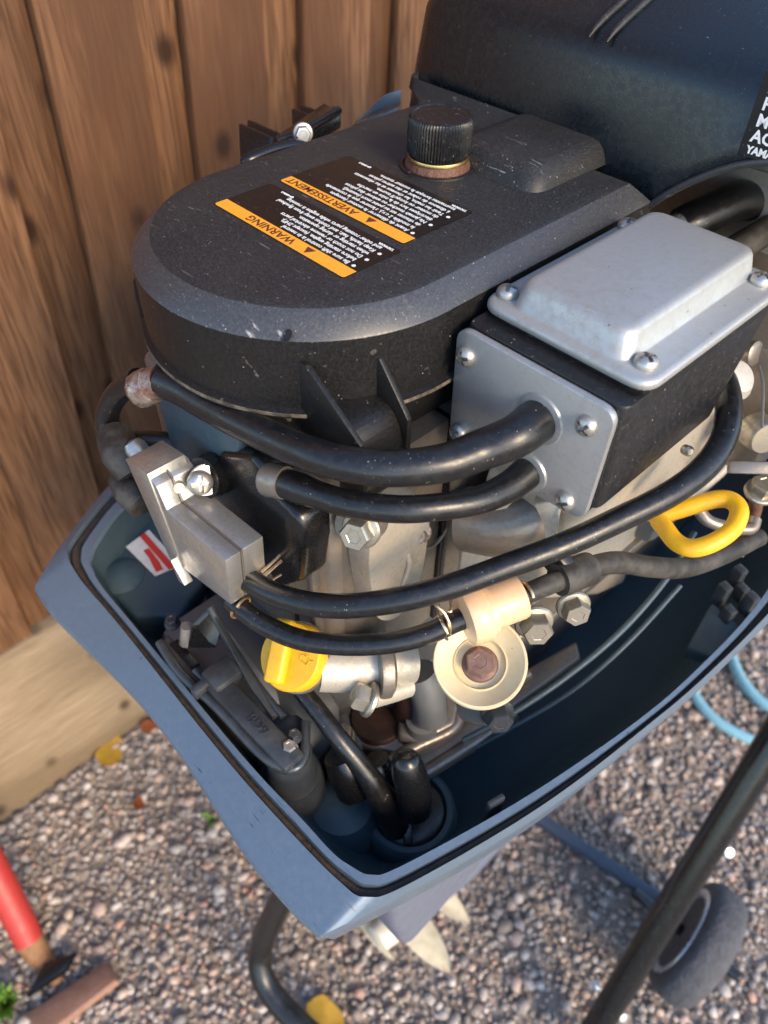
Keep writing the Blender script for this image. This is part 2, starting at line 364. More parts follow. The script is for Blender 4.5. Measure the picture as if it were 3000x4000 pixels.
def stones():
    ico = bmesh.new(); bmesh.ops.create_icosphere(ico, subdivisions=1, radius=1.12); ico.verts.ensure_lookup_table()
    bv = np.array([v.co[:] for v in ico.verts]); bf = np.array([[v.index for v in f.verts] for f in ico.faces]); ico.free()
    s = .0088; xs = np.arange(-.77, .42, s); ys = np.arange(-.30, 1.36, s)
    X, Y = np.meshgrid(xs, ys); X = X.ravel(); Y = Y.ravel(); k = X.size
    keep = (Y > 1.054 * X + .24) & (Y > -.46 * X - .52) & (Y < -1.94 * X + 1.12); X = X[keep]; Y = Y[keep]; k = X.size
    X = X + np.random.uniform(-.5, .5, k) * s * 1.1; Y = Y + np.random.uniform(-.5, .5, k) * s * 1.1
    X = np.maximum(X, -.757)
    size = .0039 * np.exp(np.random.normal(0, .42, k)); size = np.clip(size, .0022, .0115)
    sc = np.stack([size * np.random.uniform(.85, 1.35, k), size * np.random.uniform(.75, 1.15, k), size * np.random.uniform(.55, .9, k)], 1)
    a = np.random.uniform(0, 6.283, k); t = np.random.normal(0, .4, k)
    nb = len(bv); out = np.empty((k, nb, 3))
    d = np.random.normal(1, .16, (k, nb, 1)); p = bv[None] * d
    # chunky flattening so stones read as chips, not balls
    p = np.clip(p, -np.random.uniform(.62, 1, (k, 1, 3)), np.random.uniform(.62, 1, (k, 1, 3))) * sc[:, None, :]
    ct, st = np.cos(t)[:, None], np.sin(t)[:, None]
    y = p[..., 1] * ct - p[..., 2] * st; z = p[..., 1] * st + p[..., 2] * ct; x = p[..., 0]
    ca, sa = np.cos(a)[:, None], np.sin(a)[:, None]
    out[..., 0] = x * ca - y * sa + X[:, None]; out[..., 1] = x * sa + y * ca + Y[:, None]
    out[..., 2] = z + (size * .22 + np.random.uniform(0, .0032, k) + .001)[:, None]
    me = bpy.data.meshes.new('gravel'); f = (bf[None] + (np.arange(k) * nb)[:, None, None]).reshape(-1, 3)
    me.vertices.add(k * nb); me.vertices.foreach_set('co', out.astype('f').ravel())
    me.loops.add(f.size); me.loops.foreach_set('vertex_index', f.astype('i').ravel())
    me.polygons.add(len(f)); me.polygons.foreach_set('loop_start', np.arange(0, f.size, 3, dtype='i')); me.polygons.foreach_set('loop_total', np.full(len(f), 3, 'i'))
    me.update(calc_edges=True); me.validate()
    obj('gravel', me, 'gravel', kind='stuff', label='loose brown grey and pinkish gravel chips covering the ground', cat='gravel', smooth=False)
stones()

# fence: overlapping vertical boards over a pale kickboard
fence = thing('wooden_fence', (-.79, .6, 0), 'tall brown stained board fence with a pale kickboard along the gravel', 'fence')
LEAN = R(-3.2)
def board(y0, y1, x0, x1, zb, zt):
    b = bmesh.new(); bmesh.ops.create_cube(b, size=1)
    for v in b.verts: v.co = Vector(((x0 + x1) / 2 + v.co.x * (x1 - x0), v.co.y * (y1 - y0), (zb + zt) / 2 - 1.05 + v.co.z * (zt - zb)))
    bmesh.ops.subdivide_edges(b, edges=[e for e in b.edges if abs((e.verts[0].co - e.verts[1].co).z) > .5], cuts=14)
    bevel(b, .0025, 2, [e for e in b.edges if abs((e.verts[0].co - e.verts[1].co).normalized().z) > .9])
    sd_ = random.random() * 50
    for v in b.verts:
        v.co.x += .0035 * noise.noise(Vector((sd_, v.co.y * 3, v.co.z * 2.2))); v.co.y += .004 * noise.noise(Vector((sd_ + 9, 0, v.co.z * 2.5)))
    b.transform(Matrix.Translation((0, (y0 + y1) / 2, 1.05)) @ Matrix.Rotation(LEAN + R(random.uniform(-.35, .35)), 4, 'X'))
    return b
for k in range(-4, 9):
    y0 = .3185 + .1515 * k
    obj('fence_board', board(y0, y0 + .101 + random.uniform(-.003, .004), -.790, -.775, .325 + random.uniform(-.012, .012), 2.0), 'fence', fence)
    obj('fence_board', board(y0 + .084, y0 + .1515 + .02, -.806, -.791, .325 + random.uniform(-.012, .01), 2.0), 'fence', fence)
def plank():
    b = box((-.805, -1.4, -.02), (-.768, 3.2, .350)); bmesh.ops.subdivide_edges(b, edges=[e for e in b.edges if abs((e.verts[0].co - e.verts[1].co).y) > 1], cuts=40)
    bevel(b, .004, 2, [e for e in b.edges if abs((e.verts[0].co - e.verts[1].co).normalized().y) > .9])
    for v in b.verts: v.co.x += .003 * noise.noise(v.co * 3); v.co.z += .004 * noise.noise(Vector((3, v.co.y * 5, 1))) + .02 * (v.co.y)*(-.0)
    return b
obj('kickboard', plank(), 'gravelboard', fence, label='pale timber kickboard')

# fallen leaves, weeds
def leaf(name, p, s, rot, m, label, cat='leaf', lift=.012):
    b = bmesh.new(); n = 9; top = []; bot = []; mid = []
    for i in range(n + 1):
        t = i / n; wd = .36 * math.sin(math.pi * t ** .8) * (1 + .15 * math.sin(9 * t)); x = (t - .5)
        z = .18 * (x * x) + .05 * math.sin(4 * t + rot)
        mid.append(b.verts.new((x, 0, z - .04))); top.append(b.verts.new((x, wd + .001, z + .05 * math.sin(6 * t)))); bot.append(b.verts.new((x, -wd - .001, z)))
    for i in range(n):
        b.faces.new((mid[i], mid[i + 1], top[i + 1], top[i])); b.faces.new((bot[i], bot[i + 1], mid[i + 1], mid[i]))
    r = bmesh.ops.solidify(b, geom=b.faces[:], thickness=.012)
    b.transform(Matrix.Translation((p[0], p[1], lift)) @ Matrix.Rotation(rot, 4, 'Z') @ Matrix.Rotation(.25, 4, 'X') @ Matrix.Diagonal((s, s, s, 1)))
    obj(name, b, m, label=label, cat=cat, group='fallen leaves on the gravel')
leaf('fallen_leaf', (-0.7514, 0.0959, 0.0100), .062, 2.2, 'leaf_y', 'yellow fallen leaf on the gravel beside the pale kickboard')
leaf('fallen_leaf', (-0.2058, 0.1109, 0.0100), .060, .35, 'leaf_y', 'yellow fallen leaf at the bottom edge beside the black hose')
leaf('fallen_leaf', (-0.7459, 0.1699, 0.0100), .034, 1.2, 'leaf_r', 'russet fallen leaf by the end of the kickboard under the cowling')
leaf('fallen_leaf', (-0.6396, 0.0822, 0.0100), .026, 2.6, 'leaf_r', 'small russet leaf between the kickboard and the green sprig')
def sprig(p, s, nb, label):
    root = thing('weed', (p[0], p[1], 0), label, 'weed', 'weeds in the gravel'); b = bmesh.new()
    for i in range(nb):
        a = random.uniform(0, 6.28); r = random.uniform(.1, .9) * s; h = random.uniform(.3, 1) * s; w_ = s * .13
        c = Vector((p[0], p[1], .008)); tip = c + Vector((math.cos(a) * r, math.sin(a) * r, h)); sd_ = Vector((-math.sin(a), math.cos(a), 0)) * w_; m_ = c.lerp(tip, .55) + Vector((0, 0, h * .2))
        v = [b.verts.new(q) for q in (c, m_ + sd_, tip, m_ - sd_)]; b.faces.new(v)
    obj('leaves', b, 'leaf_g', root, smooth=False, kind='stuff')
sprig((-0.5364, 0.1510, 0.0100), .020, 16, 'small green sprig in the gravel beside the cowling edge')
sprig((-0.5165, -0.1971, 0.0100), .030, 60, 'tuft of green weed by the rusty tool head')
sprig((-0.1869, 0.9285, 0.0100), .022, 14, 'tiny green weed under the cowling edge near the turquoise hose')

# rusty tool with red handle
tool = thing('garden_hoe', (-0.4928, -0.1286, 0.0000), 'tool with a worn red wooden handle and rusty brown steel head on the gravel', 'tool')
hp = [(-0.7351, -0.1161, 0.1597), (-0.6516, -0.1237, 0.1117), (-0.5900, -0.1336, 0.0495), (-0.5668, -0.1384, 0.0237)]
obj('handle', tube(hp, [.0225, .0215, .0205, .0195], 16), 'tool_red', tool)
obj('neck', tube([(-0.5712, -0.1385, 0.0210), (-0.5439, -0.1387, 0.0079), (-0.5172, -0.1353, 0.0058), (-0.4963, -0.1358, -0.0018)], [.0195, .017, .013, .010], 14), 'tool_wood', tool)
b = prism([(-0.4895, -0.1872, 0.0145), (-0.4675, -0.0734, 0.0203), (-0.4314, -0.0737, 0.0370), (-0.4421, -0.1777, 0.0301)], (0.004, .004, -.014), .003)
obj('head', b, 'tool_rust', tool)
b = prism([(-0.5025, -0.1750, 0.0120), (-0.5245, -0.1366, 0.0120), (-0.5064, -0.0962, 0.0120), (-0.4941, -0.1171, 0.0120)], (0, 0, .014), .004)
obj('blade_back', b, 'black_metal', tool)

# black hose hanging from the motor to the gravel
b = tube([(-.285, .235, .67), (-.283, .185, .50), (-0.2777, 0.1470, 0.3492), (-0.2920, 0.1206, 0.2446), (-0.3002, 0.0925, 0.1486), (-0.2841, 0.0724, 0.1104), (-0.2495, 0.0691, 0.0916), (-0.2083, 0.0747, 0.0812), (-0.1544, 0.0820, 0.0632), (-.120, .050, .030), (-.06, -.005, .017), (.04, -.06, .017)], .0155, 18, jitter=.03)
obj('water_hose', b, 'rubber', label='thick black rubber hose curving down onto the gravel below the cowling', cat='hose')
# turquoise garden hose
b = tube([(0.0872, 0.9645, 0.0120), (0.0193, 0.9296, 0.0120), (-0.0231, 0.9124, 0.0120), (-0.0692, 0.9063, 0.0120), (-0.1140, 0.9194, 0.0120), (-0.1515, 0.9500, 0.0120), (-0.1813, 1.0077, 0.0120), (-0.1735, 1.0627, 0.0120), (-0.1321, 1.0582, 0.0140), (-0.0802, 1.0118, 0.0200), (-0.0251, 0.9938, 0.0200), (0.0478, 1.0050, 0.0200)], .0095, 14)
obj('garden_hose', b, 'hose_blue', label='turquoise garden hose looping over the gravel beside the motor', cat='hose')

# motor stand
stand = thing('motor_stand', (0.0599, 0.3357, 0.0000), 'black tubular steel stand that carries the outboard motor', 'stand')
A = V((0.0590, 0.3341, 0.0300)); B = V((0.0091, 0.6216, 0.5126))
obj('leg', tube([A, A.lerp(B, .5), B, B + (B - A) * .5], .0175, 24), 'stand_paint', stand)
obj('cross_bar', box((-.52, -.0095, 0), (0.02, .0095, .018), .003, mat=frame((0.0234, 0.5678, 0.0120), (0, 0, 1), V((0.0234, 0.5678, 0.0120)) - V((-0.1712, 0.5341, 0.0120)))), 'stand_blue', stand)
def stand_bolt(p, d):
    b = lathe([(0, -.012), (.004, -.012), (.004, 0), (.0078, 0), (.0078, .004), (.006, .0075), (0, .0085)], frame(p, d), 14); return b
for p, d in (((0.0504, 0.5891, 0.2281), (.5, -.4, .7)), ((0.0257, 0.3890, 0.0698), (-.5, -.4, .7)), ((0.0701, 0.3952, 0.0438), (.6, -.2, .5))):
    obj('bolt', stand_bolt(p, d), 'galv', stand)
wd_ = (V((0.0660, 0.6331, 0.1000)) - V((0.0931, 0.4433, 0.1000))); wd_.z = 0; wd_.normalize(); wa = Vector((-wd_.y, wd_.x, 0))
wc = V((0.0801, 0.5138, 0.1500)); wc.z = .088
wa = wa if wa.dot(Vector((.70, .71, 0))) < 0 else -wa
wa = (wa + Vector((0, 0, .16))).normalized(); wc += Vector((.012, .012, .004))
wf = frame(wc, wa, (0, 0, 1))
wheel = obj('wheel', lathe([(.055, -.024), (.070, -.025), (.079, -.022), (.0845, -.015), (.086, -.005), (.086, .005), (.0845, .015), (.079, .022), (.070, .025), (.055, .024)], wf, 64), 'tyre', stand, angle=50, label='dusty grey stand wheel')
obj('rim', lathe([(0, .020), (.030, .022), (.050, .020), (.055, .025), (.061, .027), (.065, .026), (.066, .020)], wf, 48), 'galv', wheel)
obj('rim', lathe([(0, -.020), (.030, -.022), (.050, -.020), (.055, -.025), (.061, -.027), (.065, -.026), (.066, -.020)], wf, 48), 'galv', wheel)
obj('axle', tube([wc - wa * .06, wc + wa * .10], .008, 12, smooth_path=False), 'stand_paint', wheel)
# stand head that clamps the motor, out of the picture forward of it
obj('clamp_board', box((-.46, .80, .30), (-.12, .84, .74), .006), 'gravelboard', stand)
for x in (-.44, -.32):
    obj('upright', tube([(x, .87, .74), (x, .875, .4), (x, .88, .02)], .02, 16), 'stand_paint', stand)
obj('base_rail', tube([(-.56, .88, .03), (-.25, .88, .03)], .018, 14, smooth_path=False), 'stand_paint', stand)

# ================================================================ THE OUTBOARD MOTOR
motor = thing('outboard_motor', (-.28, .40, .0), 'uncovered outboard motor with black belt cover and hoses in a blue grey cowling pan', 'motor')
CX, CY = -.301, .241

# ---- shared fasteners
def screw_mesh():
    b = lathe([(.0032, -.006), (.0032, 0), (.0056, 0), (.0056, .0010), (.0052, .0024), (.0043, .0035), (.003, .0042), (.0015, .0046), (0, .0047)], Matrix.Identity(4), 28)
    c = bmesh.new()
    for a in (0, 90):
        q = box((-.0039, -.00095, .0012), (.0039, .00095, .008), 0); q.transform(Matrix.Rotation(R(a + 20), 4, 'Z')); merge(c, q)
    q = lathe([(.0006, .0004), (.0021, .0040), (.0021, .008)], Matrix.Rotation(R(20), 4, 'Z'), 4); merge(c, q)
    me = bpy.data.meshes.new('s'); b.to_mesh(me); mc = bpy.data.meshes.new('c'); c.to_mesh(mc); b.free(); c.free()
    o = bpy.data.objects.new('s', me); oc = bpy.data.objects.new('c', mc); COL.objects.link(o); COL.objects.link(oc)
    md = o.modifiers.new('b', 'BOOLEAN'); md.operation = 'DIFFERENCE'; md.object = oc; md.solver = 'EXACT'; md.use_self = True
    dg = bpy.context.evaluated_depsgraph_get(); r = bpy.data.meshes.new_from_object(o.evaluated_get(dg))
    bpy.data.objects.remove(o); bpy.data.objects.remove(oc); r.name = 'pan_head_screw'; return r
SCREW = screw_mesh()
def hex_mesh(af, h, flange=1.45, name='hex_bolt', washer=True):
    b = bmesh.new(); r = af / math.sqrt(3)
    hx = lathe([(r * .9, 0), (r, .0004), (r, h * .82), (r * .88, h), (r * .5, h), (r * .45, h * .96), (0, h * .96)], Matrix.Identity(4), 6); merge(b, hx)
    if washer: lathe([(af * flange / 2, -.0022), (af * flange / 2, -.0008), (af * flange / 2 * .93, 0), (r * .8, .0006)], Matrix.Identity(4), 28, bm=b)
    bmesh.ops.recalc_face_normals(b, faces=b.faces); me = bpy.data.meshes.new(name); b.to_mesh(me); b.free(); return me
HEX10 = hex_mesh(.011, .0065); HEX8 = hex_mesh(.0085, .0055)
def screw(p, d, parent, rot=0, s=1., m='chrome', mesh=None, name='screw'):
    me = mesh or SCREW
    mw = frame(p, d) @ Matrix.Rotation(R(rot), 4, 'Z') @ Matrix.Diagonal((s, s, s, 1))
    return obj(name, me if not me.materials or me.materials[0] == M[m] else me_copy(me, m), m, parent, mw=mw, angle=30)
_mc = {}
def me_copy(me, m):
    k = (me.name, m)
    if k not in _mc: c = me.copy(); c.materials.clear(); c.materials.append(M[m]); _mc[k] = c
    return _mc[k]

# ---- lower cowling pan: rim traced as (outer edge, seal groove edge, inner flange edge)
ST = [
 ((-.500, .62), (-.490, .62), (-.470, .615)), ((-.520, .46), (-.508, .46), (-.486, .46)), ((-.512, .30), (-.500, .30), (-.478, .305)),
]
def S(o, g, r): ST.append((o, g, r))
S((-0.5008, 0.1754, 0.7950)[:2], (-0.4815, 0.1661, 0.8030)[:2], (-0.4535, 0.1534, 0.8030)[:2])
S((-0.4510, 0.0881, 0.7950)[:2], (-0.4434, 0.0958, 0.8030)[:2], (-0.4274, 0.1116, 0.8030)[:2])
S((-0.4296, 0.0594, 0.7950)[:2], (-0.4263, 0.0891, 0.8030)[:2], (-0.4155, 0.1007, 0.8030)[:2])
S((-0.3993, 0.0568, 0.7950)[:2], (-0.4005, 0.0865, 0.8030)[:2], (-0.3923, 0.0953, 0.8030)[:2])
S((-0.3465, 0.0617, 0.7950)[:2], (-0.3587, 0.0870, 0.8030)[:2], (-0.3464, 0.0944, 0.8030)[:2])
S((-0.2886, 0.0663, 0.7950)[:2], (-0.2987, 0.0851, 0.8030)[:2], (-0.2863, 0.0932, 0.8030)[:2])
S((-0.2375, 0.0647, 0.7950)[:2], (-0.2474, 0.0832, 0.8030)[:2], (-0.2348, 0.0920, 0.8030)[:2])
S((-0.1942, 0.0602, 0.7950)[:2], (-0.2023, 0.0824, 0.8030)[:2], (-0.1916, 0.0916, 0.8030)[:2])
S((-0.1608, 0.0572, 0.7950)[:2], (-0.1632, 0.0833, 0.8030)[:2], (-0.1570, 0.0938, 0.8030)[:2])
S((-0.1247, 0.0583, 0.7950)[:2], (-0.1281, 0.0849, 0.8030)[:2], (-0.1284, 0.0937, 0.8030)[:2])
S((-0.1047, 0.0612, 0.7950)[:2], (-0.1045, 0.0879, 0.8030)[:2], (-0.1102, 0.0993, 0.8030)[:2])
S((-0.0926, 0.0971, 0.7950)[:2], (-0.0940, 0.0983, 0.8030)[:2], (-0.1026, 0.1066, 0.8030)[:2])
S((-0.0786, 0.1440, 0.7950)[:2], (-0.0812, 0.1408, 0.8030)[:2], (-0.0913, 0.1435, 0.8030)[:2])
S((-0.0663, 0.1935, 0.7950)[:2], (-0.0689, 0.1888, 0.8030)[:2], (-0.0785, 0.1899, 0.8030)[:2])
S((-0.0581, 0.2375, 0.7950)[:2], (-0.0606, 0.2317, 0.8030)[:2], (-0.0696, 0.2311, 0.8030)[:2])
S((-0.0505, 0.2977, 0.7950)[:2], (-0.0528, 0.2900, 0.8030)[:2], (-0.0594, 0.2853, 0.8030)[:2])
S((-0.0442, 0.3441, 0.7950)[:2], (-0.0469, 0.3359, 0.8030)[:2], (-0.0537, 0.3327, 0.8030)[:2])
S((-0.0392, 0.4316, 0.7950)[:2], (-0.0417, 0.4206, 0.8030)[:2], (-0.0501, 0.4277, 0.8030)[:2])
for q in (((-.034, .52), (-.042, .52), (-.062, .515)), ((-.050, .66), (-.058, .655), (-.078, .64)), ((-.13, .75), (-.135, .742), (-.15, .72)), ((-.27, .78), (-.27, .77), (-.27, .745)), ((-.42, .745), (-.415, .735), (-.40, .715))): S(*q)
def lerp2(a, c, t): return (a[0] * (1 - t) + c[0] * t, a[1] * (1 - t) + c[1] * t)
for ci in (13, 5):          # sharpen the two aft corners of the rim
    q = ST[ci]; ST.insert(ci + 1, tuple(lerp2(q[k], ST[ci + 1][k], (.10, .40, .42)[k]) for k in range(3))); ST.insert(ci, tuple(lerp2(q[k], ST[ci - 1][k], (.10, .40, .42)[k]) for k in range(3)))
def loop(fn): return chaikin([fn(*s) for s in ST], 3)
def v3(p, z): return Vector((p[0], p[1], z))
def lp(a, c, t): return (a[0] * (1 - t) + c[0] * t, a[1] * (1 - t) + c[1] * t)
AX = (-.275, .36)
def inset(p, t): return lp(p, AX, t)
LO = loop(lambda o, g, r: v3(o, .793)); LOb = loop(lambda o, g, r: v3(lp(o, g, .06), .7965))
G0 = loop(lambda o, g, r: v3(g, .804)); G0b = loop(lambda o, g, r: v3(g, .7965)); G1b = loop(lambda o, g, r: v3(lp(g, r, .52), .7965)); G1 = loop(lambda o, g, r: v3(lp(g, r, .55), .8045))
RI = loop(lambda o, g, r: v3(lp(g, r, .93), .805)); RI2 = loop(lambda o, g, r: v3(r, .802)); RI3 = loop(lambda o, g, r: v3(inset(r, .012), .785))
W1 = loop(lambda o, g, r: v3(inset(r, .045), .757)); W2 = loop(lambda o, g, r: v3(inset(r, .115), .724)); W2b = loop(lambda o, g, r: v3(inset(r, .19), .706)); W3 = loop(lambda o, g, r: v3(inset(r, .30), .697)); FL = loop(lambda o, g, r: v3(inset(r, .6), .692))
D1 = loop(lambda o, g, r: v3(inset(o, .012), .780)); D2 = loop(lambda o, g, r: v3(inset(o, .045), .735)); D3 = loop(lambda o, g, r: v3(inset(o, .13), .690)); D4 = loop(lambda o, g, r: v3(inset(o, .40), .655))
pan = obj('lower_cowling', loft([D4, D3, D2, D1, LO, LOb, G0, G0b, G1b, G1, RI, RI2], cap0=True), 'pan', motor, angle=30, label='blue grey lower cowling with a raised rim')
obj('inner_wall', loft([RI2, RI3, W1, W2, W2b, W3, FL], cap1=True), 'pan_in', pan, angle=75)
up = Vector((0, 0, .0035)); dn = Vector((0, 0, .002))
SE0 = [a.lerp(c, .05) + Vector((0, 0, .001)) for a, c in zip(G0b, G1b)]; SE1 = [a.lerp(c, .25) + up for a, c in zip(G0b, G1b)]; SE2 = [a.lerp(c, .7) + up for a, c in zip(G0b, G1b)]; SE3 = [a.lerp(c, .97) + dn for a, c in zip(G0b, G1b)]
obj('rubber_seal', loft([SE0, SE1, SE2, SE3]), 'seal', pan)
# leg and skirt below the pan
def sec(y0, y1, w0, w1, z):
    pts = rpoly([(-.275 - w0, y0), (-.275 + w0, y0), (-.275 + w1, y1), (-.275 - w1, y1)], [.012, .012, .05, .05], 6); return [Vector((p[0], p[1], z)) for p in pts]
obj('leg_housing', loft([sec(.122, .68, .166, .164, .686), sec(.128, .66, .166, .16, .62), sec(.150, .62, .160, .15, .50), sec(.19, .58, .10, .09, .46), sec(.28, .50, .05, .04, .45)], True, True), 'leg', motor, angle=30)
# propeller and gearcase
PC = V((-0.2014, 0.2569, 0.1498))
obj('gearcase', lathe([(0, -.02), (.028, 0), (.036, .06), (.036, .20), (.02, .30), (0, .33)], frame(PC + Vector((0, .03, 0)), (0, 1, 0)), 24), 'leg', motor)
def ell(c, a, e, z): return [Vector((c[0] + a * math.cos(R(i * 15)), c[1] + e * math.sin(R(i * 15)), z)) for i in range(24)]
obj('drive_leg', loft([ell((-.265, .39), .045, .105, .47), ell((-.255, .39), .030, .095, .38), ell((PC.x - .02, PC.y + .13), .022, .075, .26), ell((PC.x, PC.y + .13), .024, .080, .16)], True, True), 'leg', motor, angle=50)
prop = obj('propeller', lathe([(.006, -.06), (.018, -.055), (.024, -.02), (.027, .03)], frame(PC, (0, 1, 0)), 24), 'prop', motor)
def blade(base, tip, w0, nrm):
    base = V(base); tip = V(tip); ax = tip - base; L_ = ax.length; ax.normalize(); nr = (Vector(nrm) - ax * ax.dot(Vector(nrm))).normalized(); sd_ = ax.cross(nr)
    b = bmesh.new(); rows = []
    for i in range(13):
        t = i / 12; wd = w0 * math.sin(math.pi * (.30 + .70 * t)) ** .85 + .0012; row = []
        for j in range(9):
            u = j / 4 - 1; cup = .25 * w0 * u * u; tw = R(18 * (t - .5))
            row.append(b.verts.new(base + ax * (L_ * t) + (sd_ * math.cos(tw) + nr * math.sin(tw)) * (u * wd) + nr * (cup + .012 * t * (1 - t))))
        rows.append(row)
    for p, q in zip(rows, rows[1:]):
        for j in range(8): b.faces.new((p[j], p[j + 1], q[j + 1], q[j]))
    bmesh.ops.solidify(b, geom=b.faces[:], thickness=.005); return b
obj('blade', blade((-0.2025, 0.2466, 0.1712), (-0.1187, 0.2596, 0.0816), .021, (.3, -.5, .8)), 'prop', prop)
obj('blade', blade((-0.2019, 0.2972, 0.1494), (-0.1392, 0.3178, 0.0929), .014, (.5, -.1, .8)), 'prop', prop)
obj('blade', blade((-0.2448, 0.2054, 0.1725), (-0.1776, 0.2122, 0.1038), .016, (-.5, -.5, .7)), 'prop', prop)

# ---- inside the pan
def disc(p, d, prof, n=32): return lathe(prof, frame(p, d), n)
GC = V(-.136, .163, .735)
g = obj('cable_boss', lathe([(.0335, -.024), (.0330, -.004), (.0315, .004), (.0290, .0065), (.0255, .0065), (.0245, .002), (.024, -.02)], frame(GC, (0, 0, 1)), 48), 'pan_in', pan)
gr = obj('grommet', lathe([(.0245, -.02), (.0245, .004), (.022, .006), (.012, .0065), (0, .0066)], frame(GC, (0, 0, 1)), 40), 'rubber', motor)
obj('rubber_cap', tube([(-0.1267, 0.1569, 0.7683), (-0.1292, 0.1573, 0.7910), (-0.1333, 0.1559, 0.8121), (-0.1363, 0.1560, 0.8225), (-0.1378, 0.1566, 0.8254)], [.0112, .0110, .0105, .0085, .004], 18), 'black_metal', gr)
obj('cable_clip', box((-.003, -.013, 0), (.003, .013, .010), .001, mat=frame(GC + Vector((.006, -.008, .004)), (.2, -.3, 1), (.6, .8, 0))), 'black_metal', gr)
obj('control_cable', tube([(-0.2107, 0.1382, 0.8295), (-0.1931, 0.1380, 0.8243), (-0.1746, 0.1383, 0.8146), (-0.1589, 0.1410, 0.8003), (-0.1470, 0.1436, 0.7828), (-0.1374, 0.1472, 0.7581), (-0.1333, 0.1479, 0.7419)], [.0058, .0060, .0062, .0066, .0085, .0098, .0098], 16), 'rubber', motor)
obj('dark_boot', tube([(-0.1632, 0.1405, 0.7642), (-0.1710, 0.1398, 0.7801), (-0.1774, 0.1398, 0.7899)], [.014, .0135, .011], 18), 'black_metal', pan)
obj('dark_boot', tube([(-0.1476, 0.1506, 0.7603), (-0.1531, 0.1523, 0.7831), (-0.1582, 0.1529, 0.7939)], [.010, .010, .008], 18), 'black_metal', pan)
obj('mould_bump', lathe([(.030, -.02), (.026, .01), (.02, .02), (.008, .024), (0, .025)], frame((-0.1656, 0.1295, 0.7300), (0, 0, 1)), 28), 'pan_in', pan)
obj('mount_dome', lathe([(.02, -.03), (.018, .001), (.012, .005), (.005, .0065), (0, .0068)], frame((-0.4117, 0.1172, 0.7760), (0, 0, 1)), 28), 'pan_in', pan)
# sticker on the port side of the pan
sk = prism([(-0.4349, 0.1353, 0.7770), (-0.4385, 0.1590, 0.7770), (-0.3880, 0.1573, 0.7770), (-0.3929, 0.1362, 0.7770)], (0, 0, .0006))
stk = obj('sticker', sk, 'paper', motor, smooth=False, label='small red and white sticker')
obj('red_band', prism([(-0.4365, 0.1493, 0.7780), (-0.4372, 0.1545, 0.7780), (-0.3885, 0.1527, 0.7780), (-0.3902, 0.1474, 0.7780)], (0, 0, .0004)), 'red', stk, smooth=False)
obj('red_mark', prism([(-0.4210, 0.1433, 0.7780), (-0.4201, 0.1479, 0.7780), (-0.4017, 0.1462, 0.7780), (-0.3939, 0.1442, 0.7780), (-0.3949, 0.1390, 0.7780), (-0.4026, 0.1404, 0.7780), (-0.4116, 0.1426, 0.7780)], (0, 0, .0004)), 'red', stk, smooth=False)
obj('pan_shelf', prism([(-0.4419, 0.1075, 0.7760), (-0.4521, 0.1210, 0.7760), (-0.4759, 0.1673, 0.7760), (-0.4454, 0.1801, 0.7760), (-0.3659, 0.1630, 0.7760), (-0.3481, 0.1300, 0.7760), (-0.3709, 0.1042, 0.7760), (-0.4145, 0.1027, 0.7760)], (0, 0, -.022), .004, 3), 'pan_in', pan, angle=50)
# catch bracket and tab on the starboard wall
cb = obj('catch_bracket', prism([(-0.0714, 0.3846, 0.7750), (-0.0761, 0.4141, 0.8000), (-0.0517, 0.4100, 0.8000), (-0.0465, 0.3826, 0.7900)], (0, 0, -.012), .002), 'pan_in', pan)
def post(px, h=.012): return box((-.0035, -.0045, -.008), (.0035, .0045, h), .0012, mat=frame(px, (0, 0, 1), (.3, 1, 0)))
obj('catch_post', post((-0.0740, 0.4411, 0.8060)), 'latch', cb); obj('catch_post', post((-0.0736, 0.4182, 0.8060)), 'latch', cb); obj('catch_post', post((-0.0557, 0.4245, 0.8060)), 'latch', cb)
obj('catch_post', post((-0.0659, 0.4354, 0.8030), .006), 'latch', cb); obj('catch_post', post((-0.0622, 0.4105, 0.8030), .006), 'latch', cb)
obj('hook_tab', box((-.006, -.002, -.012), (.006, .002, .014), .0015, mat=frame((-0.0871, 0.1834, 0.7920), (0, 0, 1), (.25, 1, 0))), 'latch', pan)

# ---- latch bracket at the aft end
def tilt(pts, z): return pts
lb = [(-0.3090, 0.0961, 0.8150), (-0.3130, 0.1048, 0.8150), (-0.2732, 0.1066, 0.8150), (-0.2335, 0.1072, 0.8150), (-0.2102, 0.1181, 0.8150), (-0.2073, 0.1305, 0.8150), (-0.1994, 0.1315, 0.8150), (-0.1819, 0.1163, 0.8150), (-0.1785, 0.1071, 0.8150), (-0.1860, 0.1009, 0.8150), (-0.2021, 0.0977, 0.8150), (-0.2434, 0.0966, 0.8150), (-0.2805, 0.0937, 0.8150)]
latch = obj('latch_bracket', prism(lb, (0, 0, -.012), .0018), 'latch', motor, angle=30)
def rim_tube(pts, r): return tube(pts, r, 10, 6)
obj('latch_rim', rim_tube([(-0.3081, 0.0962, 0.8180), (-0.2798, 0.0932, 0.8180), (-0.2423, 0.0963, 0.8180), (-0.2018, 0.0972, 0.8180), (-0.1854, 0.1007, 0.8180), (-0.1782, 0.1071, 0.8180), (-0.1817, 0.1160, 0.8180), (-0.1970, 0.1298, 0.8180)], .0032), 'latch', latch)
obj('latch_rim', rim_tube([(-0.2864, 0.1271, 0.8500), (-0.2634, 0.1246, 0.8340), (-0.2326, 0.1220, 0.8240), (-0.2084, 0.1216, 0.8200)], .0026), 'latch', latch)
obj('latch_rib', rim_tube([(-0.2732, 0.1004, 0.8200), (-0.2605, 0.1031, 0.8200), (-0.2580, 0.1189, 0.8220)], .0022), 'latch', latch)
